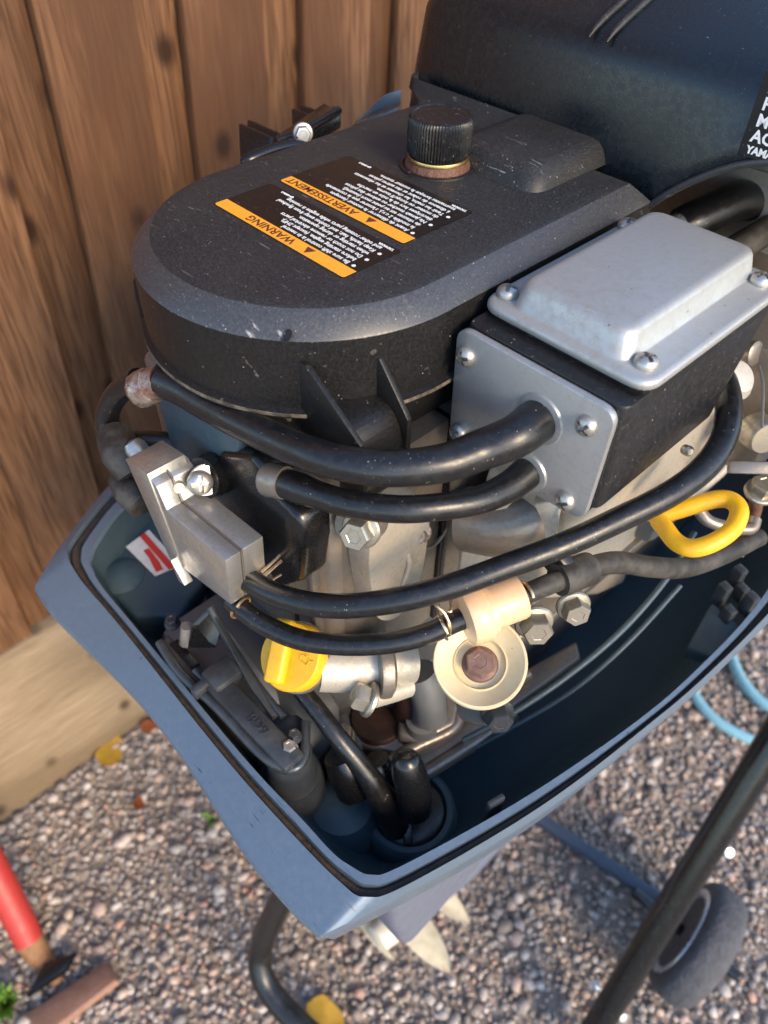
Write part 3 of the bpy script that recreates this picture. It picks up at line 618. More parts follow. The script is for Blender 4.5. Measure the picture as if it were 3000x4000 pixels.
obj('latch_lever', box((-.043, -.0075, -.004), (.040, .0075, .0030), .0018, mat=frame(V((-0.2186, 0.1059, 0.8220)), (0, 0, 1), V((-0.1854, 0.1063, 0.8220)) - V((-0.2529, 0.1045, 0.8220)))), 'latch', latch)
obj('latch_lug', box((-.009, -.011, -.004), (.009, .011, .0075), .003, mat=frame(V((-0.2555, 0.1106, 0.8220)), (0, 0, 1), V((-0.1854, 0.1063, 0.8220)) - V((-0.2529, 0.1045, 0.8220)))), 'latch', latch)
obj('latch_lug', box((-.003, -.011, -.004), (.003, .011, .005), .0015, mat=frame(V((-0.2579, 0.1002, 0.8220)), (0, 0, 1), V((-0.1854, 0.1063, 0.8220)) - V((-0.2529, 0.1045, 0.8220)))), 'latch', latch)
obj('latch_hook', prism([(-0.2905, 0.1067, 0.8200), (-0.2898, 0.1127, 0.8400), (-0.2872, 0.1263, 0.8500), (-0.2832, 0.1256, 0.8380), (-0.2794, 0.1166, 0.8220)], (.003, .004, 0), .001), 'black_metal', latch)
obj('latch_spring_plate', prism([(-0.2865, 0.1259, 0.8510), (-0.2862, 0.1279, 0.8510), (-0.2336, 0.1216, 0.8260), (-0.2105, 0.1191, 0.8220), (-0.2120, 0.1158, 0.8200), (-0.2354, 0.1173, 0.8260)], (0, 0, -.003), .0008), 'latch', latch)
obj('latch_hole_shade', prism([(-0.2646, 0.1005, 0.8252), (-0.2660, 0.1114, 0.8252), (-0.2549, 0.1093, 0.8252), (-0.2549, 0.1015, 0.8252)], (0, 0, -.006)), 'black_metal', latch, smooth=False)  # solid black block, its colour stands in for the shade of a hole
obj('latch_pocket_shade', prism([(-0.3035, 0.1004, 0.8165), (-0.3035, 0.1069, 0.8165), (-0.2781, 0.1066, 0.8165), (-0.2778, 0.1007, 0.8165)], (0, 0, -.004)), 'black_metal', latch, smooth=False)  # black slab painted in place of the shaded pocket
obj('second_lever', prism([(-0.2834, 0.1263, 0.8240), (-0.2417, 0.1235, 0.8240), (-0.2187, 0.1220, 0.8220), (-0.2164, 0.1253, 0.8220), (-0.2237, 0.1290, 0.8230), (-0.2507, 0.1305, 0.8260), (-0.2849, 0.1321, 0.8300)], (0, 0, -.004), .001), 'cast_dark', latch)
obj('latch_post', tube([(-0.2946, 0.1076, 0.8200), (-0.2943, 0.1121, 0.8360)], [.004, .0042], 12), 'chrome', latch)
screw((-0.3184, 0.1119, 0.8150), (0, 0, 1), latch, 10, .9, 'latch', HEX8, 'bolt'); screw((-0.1927, 0.1179, 0.8220), (0, 0, 1), latch, 10, .75, 'latch', HEX8, 'bolt')
screw((-0.1883, 0.1108, 0.8220), (0, 0, 1), latch, 25, .85, 'chrome', HEX8, 'bolt')
lt = frame((-0.2156, 0.1051, 0.8253), (0, 0, 1), V((-0.2529, 0.1045, 0.8220)) - V((-0.1854, 0.1063, 0.8220)))
obj('cast_number', text_mesh([('6G8', -.012, -.004, 1.)], .0095, lt, extrude=.0005), 'latch', latch, smooth=False)
obj('latch_foot', lathe([(.020, -.06), (.0165, -.016), (.016, -.010), (.0145, -.004), (.0145, .010)], frame((-0.1927, 0.1119, 0.8000), (0, 0, 1)), 36), 'latch', latch)
obj('foot_collar', lathe([(.0215, -.035), (.021, -.004), (.0195, 0), (.016, 0)], frame((-0.1937, 0.1117, 0.7780), (0, 0, 1)), 36), 'latch', latch)
obj('latch_base', box((-.335, .103, .70), (-.20, .165, .80), .012), 'cast_dark', motor)

# ---- belt cover
def stadium(r, z, yend=.414, n=40, dx=0.):
    pts = []
    for i in range(n + 1):
        a = math.pi + math.pi * i / n; pts.append(Vector((CX + r * math.cos(a), CY + r * math.sin(a), z)))
    k = 8
    for i in range(1, k + 1): pts.append(Vector((CX + r, CY + (yend - CY) * i / k, z)))
    for i in range(k): pts.append(Vector((CX - r, yend - (yend - CY) * i / k, z)))
    return pts
cv = obj('belt_cover', loft([stadium(.090, 1.050), stadium(.0930, 1.013), stadium(.0975, 1.013), stadium(.0975, 1.0165), stadium(.0950, 1.0175), stadium(.0950, 1.0545), stadium(.0950, 1.0550)]), 'cover_wall', motor, angle=35, label='dusty black belt cover with bevelled rounded end')
obj('cover_bevel', loft([stadium(.0950, 1.0550, .4125), stadium(.0944, 1.0560, .412), stadium(.0850, 1.0642, .404), stadium(.0838, 1.0649, .4035)]), 'cover_sheen', cv, angle=20)
obj('cover_top', loft([stadium(.0838, 1.0649, .4035), stadium(.0825, 1.0653, .402), stadium(.076, 1.0654, .400)], cap1=True), 'cover', cv, angle=20)
obj('dirty_lip', loft([stadium(.0968, 1.0136), stadium(.0976, 1.0138), stadium(.0976, 1.0158), stadium(.0955, 1.0172)]), 'dirt', cv, angle=30)
obj('cover_end_face', box((CX - .0945, .400, 1.02), (CX + .0945, .4135, 1.0545), .001), 'cover_wall', cv)
# raised block beside the dome
def rr(x0, x1, y0, y1, z, r): return [Vector((p[0], p[1], z)) for p in rpoly([(x0, y0), (x1, y0), (x1, y1), (x0, y1)], r, 6)]
obj('raised_block', loft([rr(-.318, -.242, .348, .44, 1.0648, .014), rr(-.315, -.2435, .3495, .44, 1.068, .013), rr(-.313, -.246, .3525, .44, 1.0720, .013), rr(-.309, -.250, .3570, .44, 1.0752, .012), rr(-.303, -.256, .3630, .44, 1.0762, .010)], cap1=True), 'cover', cv, angle=60)
# side lug with painted slot shade (port aft) and ribs with boss (starboard aft)
lug = obj('side_lug', prism([(-0.3744, 0.1675, 1.0292), (-0.3739, 0.1744, 1.0335), (-0.3548, 0.1688, 1.0264), (-0.3400, 0.1594, 1.0184), (-0.3476, 0.1567, 1.0176), (-0.3615, 0.1604, 1.0226)], (.008, .012, -.006), .002), 'cover_wall', cv)
obj('lug_slot_shade', prism([(-0.3558, 0.1617, 1.0266), (-0.3543, 0.1641, 1.0285), (-0.3426, 0.1571, 1.0221), (-0.3463, 0.1562, 1.0219)], (-.0004, -.0010, .0010)), 'black_metal', cv, smooth=False)  # thin black patch on the lug, drawn as the shade inside a slot
def rib(y, P): return prism([Vector((x, y, z)) for x, z in P], (0, .0030, 0), .0006)
obj('rib', rib(.1735, [(-.240, 1.0448), (-.2290, 1.0448), (-.1925, 1.0200), (-.1925, 1.0120), (-.2150, .9980), (-.240, 1.010)]), 'cover_wall', cv)
obj('rib', rib(.2035, [(-.225, 1.0430), (-.2125, 1.0430), (-.1945, 1.0210), (-.1925, 1.0180), (-.1925, .990), (-.225, .990)]), 'cover_wall', cv)
obj('boss', prism([Vector((x, .1770, z)) for x, z in rpoly([(-.240, 1.022), (-.203, 1.022), (-.1945, 1.008), (-.1945, .975), (-.240, .975)], .008, 5)], (0, .0262, 0), .002), 'cover_wall', cv, angle=60)
obj('lower_shroud', loft([stadium(.089, 1.03, .40), stadium(.088, 1.0, .40), stadium(.086, .988, .40), stadium(.078, .985, .40)], cap1=True), 'cover_wall', motor)
# embossed ring and marks
obj('mould_mark', lathe([(.0030, .0), (.0034, .0004), (.0030, .0006), (.0026, .0002)], frame((-0.2364, 0.1705, 1.0580), (-.2, -.7, .7)), 20), 'cover', cv)

# warning labels
def label_part(name, x0, x1, y0, y1, frac, title, lines, tsize, lsize, pitch, lab):
    z = 1.0655; yb = y0 + (y1 - y0) * frac
    r = .002
    base = obj(name, prism([Vector((p[0], p[1], z)) for p in rpoly([(x0, y0), (x1, y0), (x1, y1), (x0, y1)], r, 4)], (0, 0, .00022)), 'blackprint', motor, smooth=False, label=lab)
    obj('orange_band', prism([Vector((p[0], p[1], z + .00022)) for p in rpoly([(x0 + .0004, y0 + .0003), (x1 - .0004, y0 + .0003), (x1 - .0004, yb), (x0 + .0004, yb)], [r, r, 0, 0], 4)], (0, 0, .00012)), 'orange', base, smooth=False)
    mt = Matrix.Translation((x1, y0, z + .00042)) @ Matrix.Rotation(math.pi, 4, 'Z')
    h = yb - y0; wdt = x1 - x0
    obj('title', text_mesh([(title, wdt * .40, -h * .80, 1.)], tsize, mt, sx=1.08, bold=.00012), 'redprint', base, smooth=False)
    tri = bmesh.new(); tx = wdt * .295; s = h * .36
    for (a, c, e) in ((0, s, 0),): pass
    prism([mt @ Vector((tx - s, -h * .80, 0)), mt @ Vector((tx + s, -h * .80, 0)), mt @ Vector((tx, -h * .80 + s * 1.7, 0))], (0, 0, .00006), bm=tri)
    obj('warning_triangle', tri, 'redprint', base, smooth=False)
    L = []; y = -h - pitch * .95
    for s_ in lines:
        ind = wdt * .085 if not s_.startswith('*') else wdt * .085
        L.append((s_.lstrip('*'), ind, y, 1.)); y -= pitch
    mt2 = Matrix.Translation((x1, y0, z + .00030)) @ Matrix.Rotation(math.pi, 4, 'Z')
    tb = text_mesh(L, lsize, mt2, sx=.93, bold=.00005)
    y = -h - pitch * .95
    for s_ in lines:
        if s_.startswith('*'):
            lathe([(pitch * .26, 0), (pitch * .26, .00006)], mt2 @ Matrix.Translation((wdt * .05, y + lsize * .33, 0)), 14, bm=tb)
        y -= pitch
    yy = -(y1 - y0) + .0018
    t2 = text_mesh([('YAMAHA', wdt * .03, yy, 1.), ('6J8-42826-2', wdt * .78, yy, .8)], lsize * .62, mt2, bold=.0001)
    me = bpy.data.meshes.new('x'); t2.to_mesh(me); tb.from_mesh(me); t2.free(); bpy.data.meshes.remove(me)
    obj('print', tb, 'white', base, smooth=False)
label_part('warning_label', -.3512, -.2470, .2128, .2512, .225, 'WARNING',
    ['*Be sure shift control is in neutral', 'before starting engine. (except 2HP).', '*Do not touch or remove electrical parts', 'when starting or during operation.', '*Keep hands, hair, and clothes away from flywheel', 'and other rotating parts while engine is running.'], .0072, .0041, .00425, 'orange and black English warning label')
label_part('warning_label', -.3508, -.2516, .2568, .3092, .165, 'AVERTISSEMENT',
    ['*Avant de démarrer le moteur (excepte', 'le modèle 2 c.v.), s\'assurer que la commande', 'de vitesses est au point mort (neutral).', '*Ne jamais toucher ou enlever des pièces', 'électriques lors de la mise en marche', 'du moteur ou lorsqu\'il tourne.', '*Tenir les mains, les cheveux et les vêtements', 'à distance du volant et des autres pièces', 'tournantes lorsque le moteur tourne.'], .0072, .0041, .00440, 'orange and black French warning label')

# knob
KC = V(-.306, .3385, 1.0652)
kn = obj('starter_knob', lathe([(.0165, .0075), (.0182, .0085), (.0186, .010), (.0186, .0255), (.0180, .0275), (.0172, .0283), (.0160, .0286), (.0150, .0280), (.0, .0278)], frame(KC, (.02, 0, 1)), 132, knurl=(.0179, .0007)), 'black_box', motor, angle=25, label='ribbed black screw knob')
obj('washer', lathe([(.0178, .0052), (.0180, .0060), (.0176, .0072), (.012, .0076)], frame(KC, (0, 0, 1)), 48), 'brass', kn)
obj('rusty_seat', lathe([(.0195, .0), (.0188, .003), (.0172, .0052), (.01, .0055)], frame(KC, (0, 0, 1)), 48), 'rust', kn)
obj('seat_ring', lathe([(.0225, 0), (.0222, .0012), (.0205, .0016), (.0195, .0008)], frame(KC, (0, 0, 1)), 48), 'cover_wall', kn)

# ---- flywheel cover
def domeloop(y0, x0, x1, r, z, bul=.010, zfn=None, y1=.80):
    P = []; pts = rpoly([(x0, y0 + .004), (x1, y0 + .004), (x1, y1), (x0, y1)], [r, .10, .10, r], 12)
    out = []
    for i in range(len(pts)):
        a = pts[i]; c = pts[(i + 1) % len(pts)]; kk = 16 if i % 13 == 12 else 1
        for j in range(kk): out.append(a.lerp(c, j / kk))
    for p in out:
        u = (p.x - (x0 + x1) / 2) / ((x1 - x0) / 2); y = p.y - bul * max(0, 1 - u * u) * max(0, 1 - (p.y - y0) / .15)
        P.append(Vector((p.x, y, zfn(p.x, y) if zfn else z)))
    return P
def zlow(x, y):
    if y > .50: return 1.062 + .05 * min(1, max(0, (x + .30) / .2))
    t = min(1, max(0, (x + .215) / .075)); return 1.045 + .052 * (1 - (1 - t) ** 1.7) + max(0, x + .14) * .15
X0, X1 = -.426, -.02
dome = obj('flywheel_cover', loft([domeloop(.4245, X0 + .003, X1, .034, 0, .008, lambda x, y: zlow(x, y) + .003), domeloop(.4185, X0 - .001, X1, .034, 0, .008, zlow), domeloop(.4175, X0 - .002, X1, .034, 0, .008, lambda x, y: zlow(x, y) + .004), domeloop(.420, X0, X1, .034, 0, .008, lambda x, y: max(zlow(x, y) + .012, 1.075)), domeloop(.4245, X0 + .003, X1, .036, 1.112, .008), domeloop(.427, X0 + .005, X1 - .002, .038, 1.1200, .008), domeloop(.432, X0 + .008, X1 - .004, .042, 1.1262, .008), domeloop(.440, X0 + .014, X1 - .008, .046, 1.1310, .008), domeloop(.470, X0 + .03, X1 - .02, .06, 1.1455, .006), domeloop(.53, X0 + .07, X1 - .06, .08, 1.163, .0), domeloop(.62, X0 + .15, X1 - .14, .05, 1.168, 0)], cap1=True), 'dome', motor, angle=60, label='large black flywheel cover')
# fillet foot where the cover top runs into the wall
obj('cover_fillet', loft([rr(-.388, -.262, .400, .47, 1.0640, .010), rr(-.392, -.262, .404, .47, 1.0662, .010), rr(-.405, -.262, .4085, .47, 1.0695, .010), rr(-.406, -.262, .4115, .47, 1.0760, .010)]), 'cover', cv, angle=70)
def front_y(x):
    u = (x - (X0 + X1) / 2) / ((X1 - X0) / 2); return .4185 + .004 - .008 * max(0, 1 - u * u) - .001
obj('cover_lip', tube([(x, front_y(x), zlow(x, .42) - .001) for x in [-.235 + .0125 * i for i in range(17)]], .0021, 10, 3), 'cover_sheen', dome)  # lip uses the lightened plastic as its edge highlight
for dx in (0, .012):
    obj('cover_rib', tube([(-.2735 + dx, .4215, 1.1235), (-.2735 + dx, .430, 1.1290), (-.2722 + dx, .450, 1.1380), (-.2700 + dx, .485, 1.1520), (-.266 + dx, .54, 1.166)], [.0006, .0020, .0022, .0022, .0020], 10), 'cover', dome)
# print on the flywheel cover
lbm = frame((-.1667, .4128, 1.0935), (0.06, -1, .05), (1, .05, 0))
dl = obj('printed_label', box((0, 0, -.001), (.06, .0385, .0004), .0003, mat=lbm), 'blackprint', motor, smooth=False, label='black label with white capital letters at the picture edge')
obj('print', text_mesh([('E', .004, .0300, 1.), ('HU', .004, .0225, 1.), ('MO', .004, .0150, 1.), ('ACE', .004, .0078, 1.), ('YAMAHA', .004, .0022, .62)], .0080, lbm @ Matrix.Translation((0, 0, .0006)), bold=.00022), 'white', dl, smooth=False)

# ---- silver and black box (carburettor chamber)
def zloop(x0, x1, y0, y1, z, r): return rr(x0, x1, y0, y1, z, r)
BX0, BX1, BY0, BY1 = -.2155, -.1175, .2665, .412
body = obj('black_chamber', loft([zloop(-0.1992, -0.1108, 0.2496, 0.3609, 0.9863, 0.0075), zloop(-0.1992, -0.1108, 0.2496, 0.3628, 0.9919, 0.0075), zloop(-0.2006, -0.1101, 0.2492, 0.3815, 1.0476, 0.0056), zloop(-0.2001, -0.1105, 0.2496, 0.3815, 1.0485, 0.0056)], True, True), 'black_box', motor, angle=40, label='black plastic chamber box')
obj('upper_flange', loft([zloop(-0.2010, -0.1099, 0.2618, 0.3862, 1.0443, 0.0094), zloop(-0.2010, -0.1099, 0.2618, 0.3862, 1.0522, 0.0094)], True, True), 'black_box', body)
lid = obj('silver_cover', loft([zloop(-0.2024, -0.1087, 0.2604, 0.3876, 1.0510, 0.0112), zloop(-0.2027, -0.1085, 0.2601, 0.3878, 1.0520, 0.0112), zloop(-0.2027, -0.1085, 0.2601, 0.3878, 1.0538, 0.0112), zloop(-0.2020, -0.1092, 0.2609, 0.3871, 1.0551, 0.0108), zloop(-0.2001, -0.1113, 0.2627, 0.3852, 1.0557, 0.0094), zloop(-0.1903, -0.1236, 0.2646, 0.3829, 1.0559, 0.0094), zloop(-0.1891, -0.1245, 0.2657, 0.3817, 1.0566, 0.0089), zloop(-0.1870, -0.1267, 0.2676, 0.3798, 1.0663, 0.0084), zloop(-0.1861, -0.1277, 0.2687, 0.3787, 1.0681, 0.0079), zloop(-0.1846, -0.1292, 0.2702, 0.3772, 1.0690, 0.0075), zloop(-0.1823, -0.1314, 0.2726, 0.3749, 1.0692, 0.0056)], True, True), 'silver', motor, angle=50, label='silver cover with raised panel')
for (x, y, a) in ((-0.1959, 0.2726, 10), (-0.1189, 0.2730, 38), (-0.1189, 0.3749, 50), (-0.1968, 0.3749, 5)): screw((x, y, 1.0559), (0, 0, 1), lid, a)
# aft plate with two hose holes
pl = rpoly([(-0.2020, 1.0480), (-0.1117, 1.0480), (-0.1129, 0.9817), (-0.1403, 0.9788), (-0.2006, 0.9817)], [.0085, .0085, .007, .006, .007], 6)
plate = obj('silver_end_plate', prism([Vector((p[0], 0.2445, p[1])) for p in pl], (0, .0040, 0), .0009), 'plate', motor, label='silver end plate with four screws and two hoses')
obj('gasket', prism([Vector((p[0] * .999 - .0002, 0.2487, p[1])) for p in pl], (0, .0016, 0)), 'black_metal', plate)
for (x, z, a) in ((-0.1943, 1.0348, 0), (-0.1237, 1.0350, 30), (-0.1244, 0.9879, 15), (-0.1937, 0.9872, 40)): screw((x, 0.2445, z), (0, -1, 0), plate, a, .95)
for (x, z, r) in ((-.1478, 1.0238, .0108), (-.1477, .9905, .0086)):
    obj('hose_collar', lathe([(r + .0026, 0), (r + .0022, .0012), (r, .0016), (r * .8, .0016)], frame((x, 0.2445, z), (0, -1, 0)), 32), 'plate', plate)

# ---- hoses
def Y0(p): return p
hA = [(-.1478, .2500, 1.0238), (-.1478, .2400, 1.0236), (-.1482, .2270, 1.0228), (-0.1555, 0.2121, 1.0187), (-0.1613, 0.1955, 1.0178), (-0.1732, 0.1784, 1.0172), (-0.1871, 0.1661, 1.0171), (-0.2055, 0.1587, 1.0149), (-0.2318, 0.1563, 1.0091), (-0.2594, 0.1543, 1.0044), (-0.2869, 0.1534, 1.0004), (-0.3065, 0.1520, 0.9990), (-0.3222, 0.1490, 0.9980)]
obj('breather_hose', tube(hA, [.0103, .0103, .0100, .0094, .0088, .0085, .0082, .0082, .0083, .0086, .0092, .0094, .0094], 24, jitter=.02), 'rubber', motor, label='upper thick black hose plugged with a rusty bolt')
pa = V((-0.3364, 0.1405, 0.9881)); pb = V((-0.3222, 0.1490, 0.9980))
rb = lathe([(0, -.003), (.004, -.003), (.0085, -.0026), (.0100, -.0008), (.0102, .001), (.0102, .0085), (.0098, .0095), (.0092, .0100), (.0092, .0180), (.006, .018)], frame(pa, pb - pa), 12)
for v in rb.verts:
    q = v.co; v.co += (q - pa).normalized() * (.0007 * noise.noise(q * 330) + .0004 * noise.noise(q * 700))
obj('plug_bolt', rb, 'rust_bolt', motor, angle=30, label='rusty hex plug bolt')
hB = [(-.1477, .2500, .9905), (-.1478, .2420, .9903), (-.1482, .2300, .9893), (-0.1515, 0.2104, 0.9907), (-0.1608, 0.1914, 0.9926), (-0.1718, 0.1779, 0.9925), (-0.1898, 0.1653, 0.9908), (-0.2072, 0.1598, 0.9879), (-0.2190, 0.1579, 0.9849), (-0.2279, 0.1561, 0.9829), (-0.2332, 0.1552, 0.9817)]
obj('breather_hose', tube(hB, [.0082, .0082, .0078, .0068, .0065, .0066, .0066, .0068, .0079, .0075, .0074], 24, jitter=.02), 'rubber', motor, label='lower black hose with a plugged end')
obj('plug', lathe([(.0085, .012), (.0092, .002), (.0088, 0), (.003, -.0004), (0, -.0004)], frame((-0.2404, 0.1533, 0.9798), V((-0.2332, 0.1552, 0.9817)) - V((-0.2404, 0.1533, 0.9798))), 24), 'cast', motor)
hC = [(-0.1417, 0.4020, 0.9904), (-0.1216, 0.3871, 0.9889), (-0.1069, 0.3676, 0.9880), (-0.0968, 0.3465, 0.9836), (-0.0937, 0.3242, 0.9790), (-0.0972, 0.2992, 0.9744), (-0.1061, 0.2708, 0.9698), (-0.1167, 0.2405, 0.9651), (-0.1291, 0.2138, 0.9599), (-0.1423, 0.1887, 0.9534), (-0.1569, 0.1684, 0.9470), (-0.1731, 0.1522, 0.9403), (-0.1916, 0.1403, 0.9338), (-0.2128, 0.1325, 0.9278), (-0.2314, 0.1294, 0.9246), (-0.2446, 0.1286, 0.9220), (-0.2523, 0.1279, 0.9213)]
obj('fuel_hose', tube(hC, [.0072, .0072, .0072, .0071, .0070, .0068, .0066, .0064, .0064, .0064, .0064, .0064, .0064, .0064, .0064, .0064, .0064], 24, jitter=.015), 'rubber', motor, label='long black fuel hose sweeping from the pump round the box')
hD = [(-0.2431, 0.1212, 0.9050), (-0.2320, 0.1224, 0.9038), (-0.2168, 0.1264, 0.9016), (-0.1975, 0.1334, 0.9029), (-0.1779, 0.1462, 0.9064), (-0.1600, 0.1628, 0.9108), (-0.1486, 0.1787, 0.9151), (-0.1414, 0.1934, 0.9200), (-0.1385, 0.1990, 0.9218)]
obj('fuel_hose', tube(hD, .0058, 22, jitter=.015), 'rubber', motor, label='short black fuel hose from the pump to the filter')
hE = [(-0.1287, 0.2245, 0.9238), (-0.1252, 0.2358, 0.9235), (-0.1211, 0.2510, 0.9226), (-0.1168, 0.2714, 0.9194), (-0.1095, 0.2945, 0.9133), (-0.0966, 0.3191, 0.9003), (-0.0869, 0.3475, 0.8850), (-0.0790, 0.3871, 0.8716), (-0.0715, 0.4269, 0.8654)]
obj('fuel_hose', tube(hE, [.0056, .0056, .0058, .0064, .0066, .0064, .0064, .0062, .0062], 20), 'rubber_matte', motor, label='black fuel hose from the filter along the block')
# hose clamp sleeve
cl = obj('hose_clamp', lathe([(.0075, -.0115), (.0092, -.0115), (.0096, -.0085), (.0096, .0085), (.0092, .0115), (.0075, .0115)], frame((-0.1180, 0.2640, 0.9209), V((-0.1137, 0.2807, 0.9181)) - V((-0.1219, 0.2480, 0.9225))), 24), 'rubber_matte', motor)
obj('clamp_lug', box((-.009, -.004, -.005), (.009, .004, .010), .002, mat=frame((-0.1275, 0.2607, 0.9251), V((-0.1307, 0.2601, 0.9269)) - V((-0.1199, 0.2606, 0.9199)))), 'black_box', cl)
# spring clips
def clip(c, ax, r, a0=0, tails=True):
    f = frame(c, ax); P = [f @ Vector((r * math.cos(a), r * math.sin(a), .0015 * (a / 6.0) - .001)) for a in [R(a0 + i * 15) for i in range(23)]]
    b = tube(P, .00095, 8, 3)
    return b
def clipwire(name, pts, parent): return obj(name, tube(pts, .0010, 8, 6), 'clip', parent)
axC = V((-0.2314, 0.1294, 0.9246)) - V((-0.2446, 0.1286, 0.9220)); axD = V((-0.2225, 0.1245, 0.9028)) - V((-0.2374, 0.1217, 0.9042)); axD2 = V((-0.1385, 0.1990, 0.9218)) - V((-0.1463, 0.1831, 0.9165)); axE = V((-0.1252, 0.2358, 0.9235)) - V((-0.1287, 0.2245, 0.9238))
obj('spring_clip', clip((-0.2378, 0.1291, 0.9233), axC, .0072), 'clip', motor); obj('spring_clip', clip((-0.2354, 0.1221, 0.9045), axD, .0066), 'clip', motor)
obj('spring_clip', clip((-0.1443, 0.1872, 0.9179), axD2, .0066), 'clip', motor); obj('spring_clip', clip((-0.1263, 0.2313, 0.9240), axE, .0066), 'clip', motor)
clipwire('clip_tail', [(-0.1526, 0.1883, 0.9325), (-0.1497, 0.1863, 0.9320), (-0.1448, 0.1873, 0.9293), (-0.1404, 0.1873, 0.9236), (-0.1389, 0.1864, 0.9178)], motor)
clipwire('clip_tail', [(-0.1456, 0.1911, 0.9269), (-0.1448, 0.1924, 0.9272), (-0.1489, 0.1965, 0.9299)], motor)
clipwire('clip_tail', [(-0.2320, 0.1361, 0.9267), (-0.2332, 0.1512, 0.9293)], motor); clipwire('clip_tail', [(-0.2295, 0.1353, 0.9259), (-0.2306, 0.1490, 0.9275)], motor)
clipwire('clip_tail', [(-0.2281, 0.1362, 0.9214), (-0.2280, 0.1456, 0.9207)], motor); clipwire('clip_tail', [(-0.2244, 0.1369, 0.9193), (-0.2243, 0.1430, 0.9178)], motor)

# ---- fuel pump
PY = .118
def PX(pts, y, dy, r=.0008, seg=2): return prism([Vector((x, y, z)) for (x, z) in pts], (0, dy, 0), r, seg)
def yprism(pts, dy, r): return prism([Vector(p) for p in pts][::-1], (0, dy, 0), r, 2)
pbody = [(-0.2970, 0.1155, 0.9672), (-0.2894, 0.1155, 0.9634), (-0.2844, 0.1155, 0.9495), (-0.2297, 0.1155, 0.9551), (-0.2335, 0.1155, 0.9150), (-0.2834, 0.1155, 0.9015)]
pump = obj('fuel_pump', yprism(pbody, .0095, .0007), 'pump_metal', motor, angle=30, label='bare metal fuel pump body')
obj('pump_gasket', yprism([Vector(p) + Vector((.0003, .0095, .0004)) for p in pbody], .0012, 0), 'cast', pump)
obj('pump_rear', yprism([Vector(p) + Vector((-.0012, .0107, -.0012)) for p in pbody], .0140, .0009), 'pump_metal', pump, angle=30)
obj('pump_plate', yprism([(-0.3188, 0.1145, 0.9647), (-0.2949, 0.1145, 0.9696), (-0.2818, 0.1145, 0.9033), (-0.2971, 0.1145, 0.8995)], .0235, .0007), 'pump_metal', pump, angle=30)
obj('pump_tab', PX([(-.2865, .9100), (-.2835, .8940), (-.2760, .8960)][::-1], PY - .0075, .006, .0005), 'pump_metal', pump)
screw((-0.2806, 0.1362, 0.9598), (.65, -.25, .35), pump, 20, 1.25)
obj('spring_washer', lathe([(.0085, 0), (.0085, .0012), (.0076, .0014), (.0076, .0022), (.0085, .0024), (.0085, .0034), (.005, .0036)], frame(V((-0.2825, 0.1402, 0.9582)), (.65, -.25, .35)), 28), 'chrome', pump)
obj('pin', lathe([(.0035, -.004), (.0035, .0022), (.003, .0028), (0, .0028)], frame((-0.2887, 0.1269, 0.9570), (.8, -.2, .3)), 20), 'bolt', pump)
obj('hose_spigot', lathe([(.0042, -.004), (.0042, .012), (.003, .012)], frame((-0.2490, 0.1278, 0.9203), axC), 20), 'bolt', pump)
obj('dome_nut', lathe([(.007, -.004), (.0068, .002), (.005, .0055), (0, .007)], frame((-0.3443, 0.1321, 0.9437), (-.6, -.1, .6)), 20), 'chrome', pump)
# its black bracket and the black hoses behind
bk = [(-0.2808, 0.1500, 0.9726), (-0.2485, 0.1500, 0.9918), (-0.2392, 0.1500, 0.9888), (-0.2360, 0.1500, 0.9760), (-0.2241, 0.1500, 0.9756), (-0.2141, 0.1500, 0.9740), (-0.2102, 0.1500, 0.9663), (-0.2105, 0.1500, 0.9519), (-0.2158, 0.1500, 0.9212), (-0.2399, 0.1500, 0.8929), (-0.2552, 0.1500, 0.9077), (-0.2660, 0.1500, 0.9209), (-0.3009, 0.1500, 0.9285)]
obj('pump_bracket', prism(bk[::-1], (0, .020, 0), .004, 3), 'black_metal', motor, angle=45, label='glossy black pump bracket')
obj('bracket_neck', lathe([(.012, -.006), (.0125, .006), (.011, .02), (.011, .05)], frame((-0.2857, 0.1449, 0.9553), V((-0.2956, 0.1848, 0.9389)) - V((-0.2857, 0.1449, 0.9553))), 28), 'black_metal', motor)
obj('vent_hose', tube([(-0.3616, 0.1518, 0.9755), (-0.3820, 0.1451, 0.9573), (-0.3918, 0.1384, 0.9388), (-0.3872, 0.1350, 0.9264), (-0.3738, 0.1389, 0.9269), (-0.3590, 0.1489, 0.9304), (-0.3443, 0.1629, 0.9297)], .0072, 18), 'rubber', motor)
obj('vent_hose', tube([(-0.3726, 0.1322, 0.9354), (-0.3542, 0.1255, 0.9364), (-0.3438, 0.1247, 0.9288)], [.0115, .0112, .009], 18), 'rubber_matte', motor)
obj('vent_hose', tube([(-0.3587, 0.1250, 0.9142), (-0.3452, 0.1218, 0.9140), (-0.3334, 0.1221, 0.9117)], [.0105, .0105, .009], 18), 'rubber_matte', motor)
obj('side_panel', PX([(-.348, .992), (-.265, 1.00), (-.262, .93), (-.285, .925), (-.345, .93)][::-1], .153, .008, .003), 'pan_in', motor)
obj('back_panel', box((-.41, .20, .86), (-.34, .40, 1.0), .01), 'cast_dark', motor)

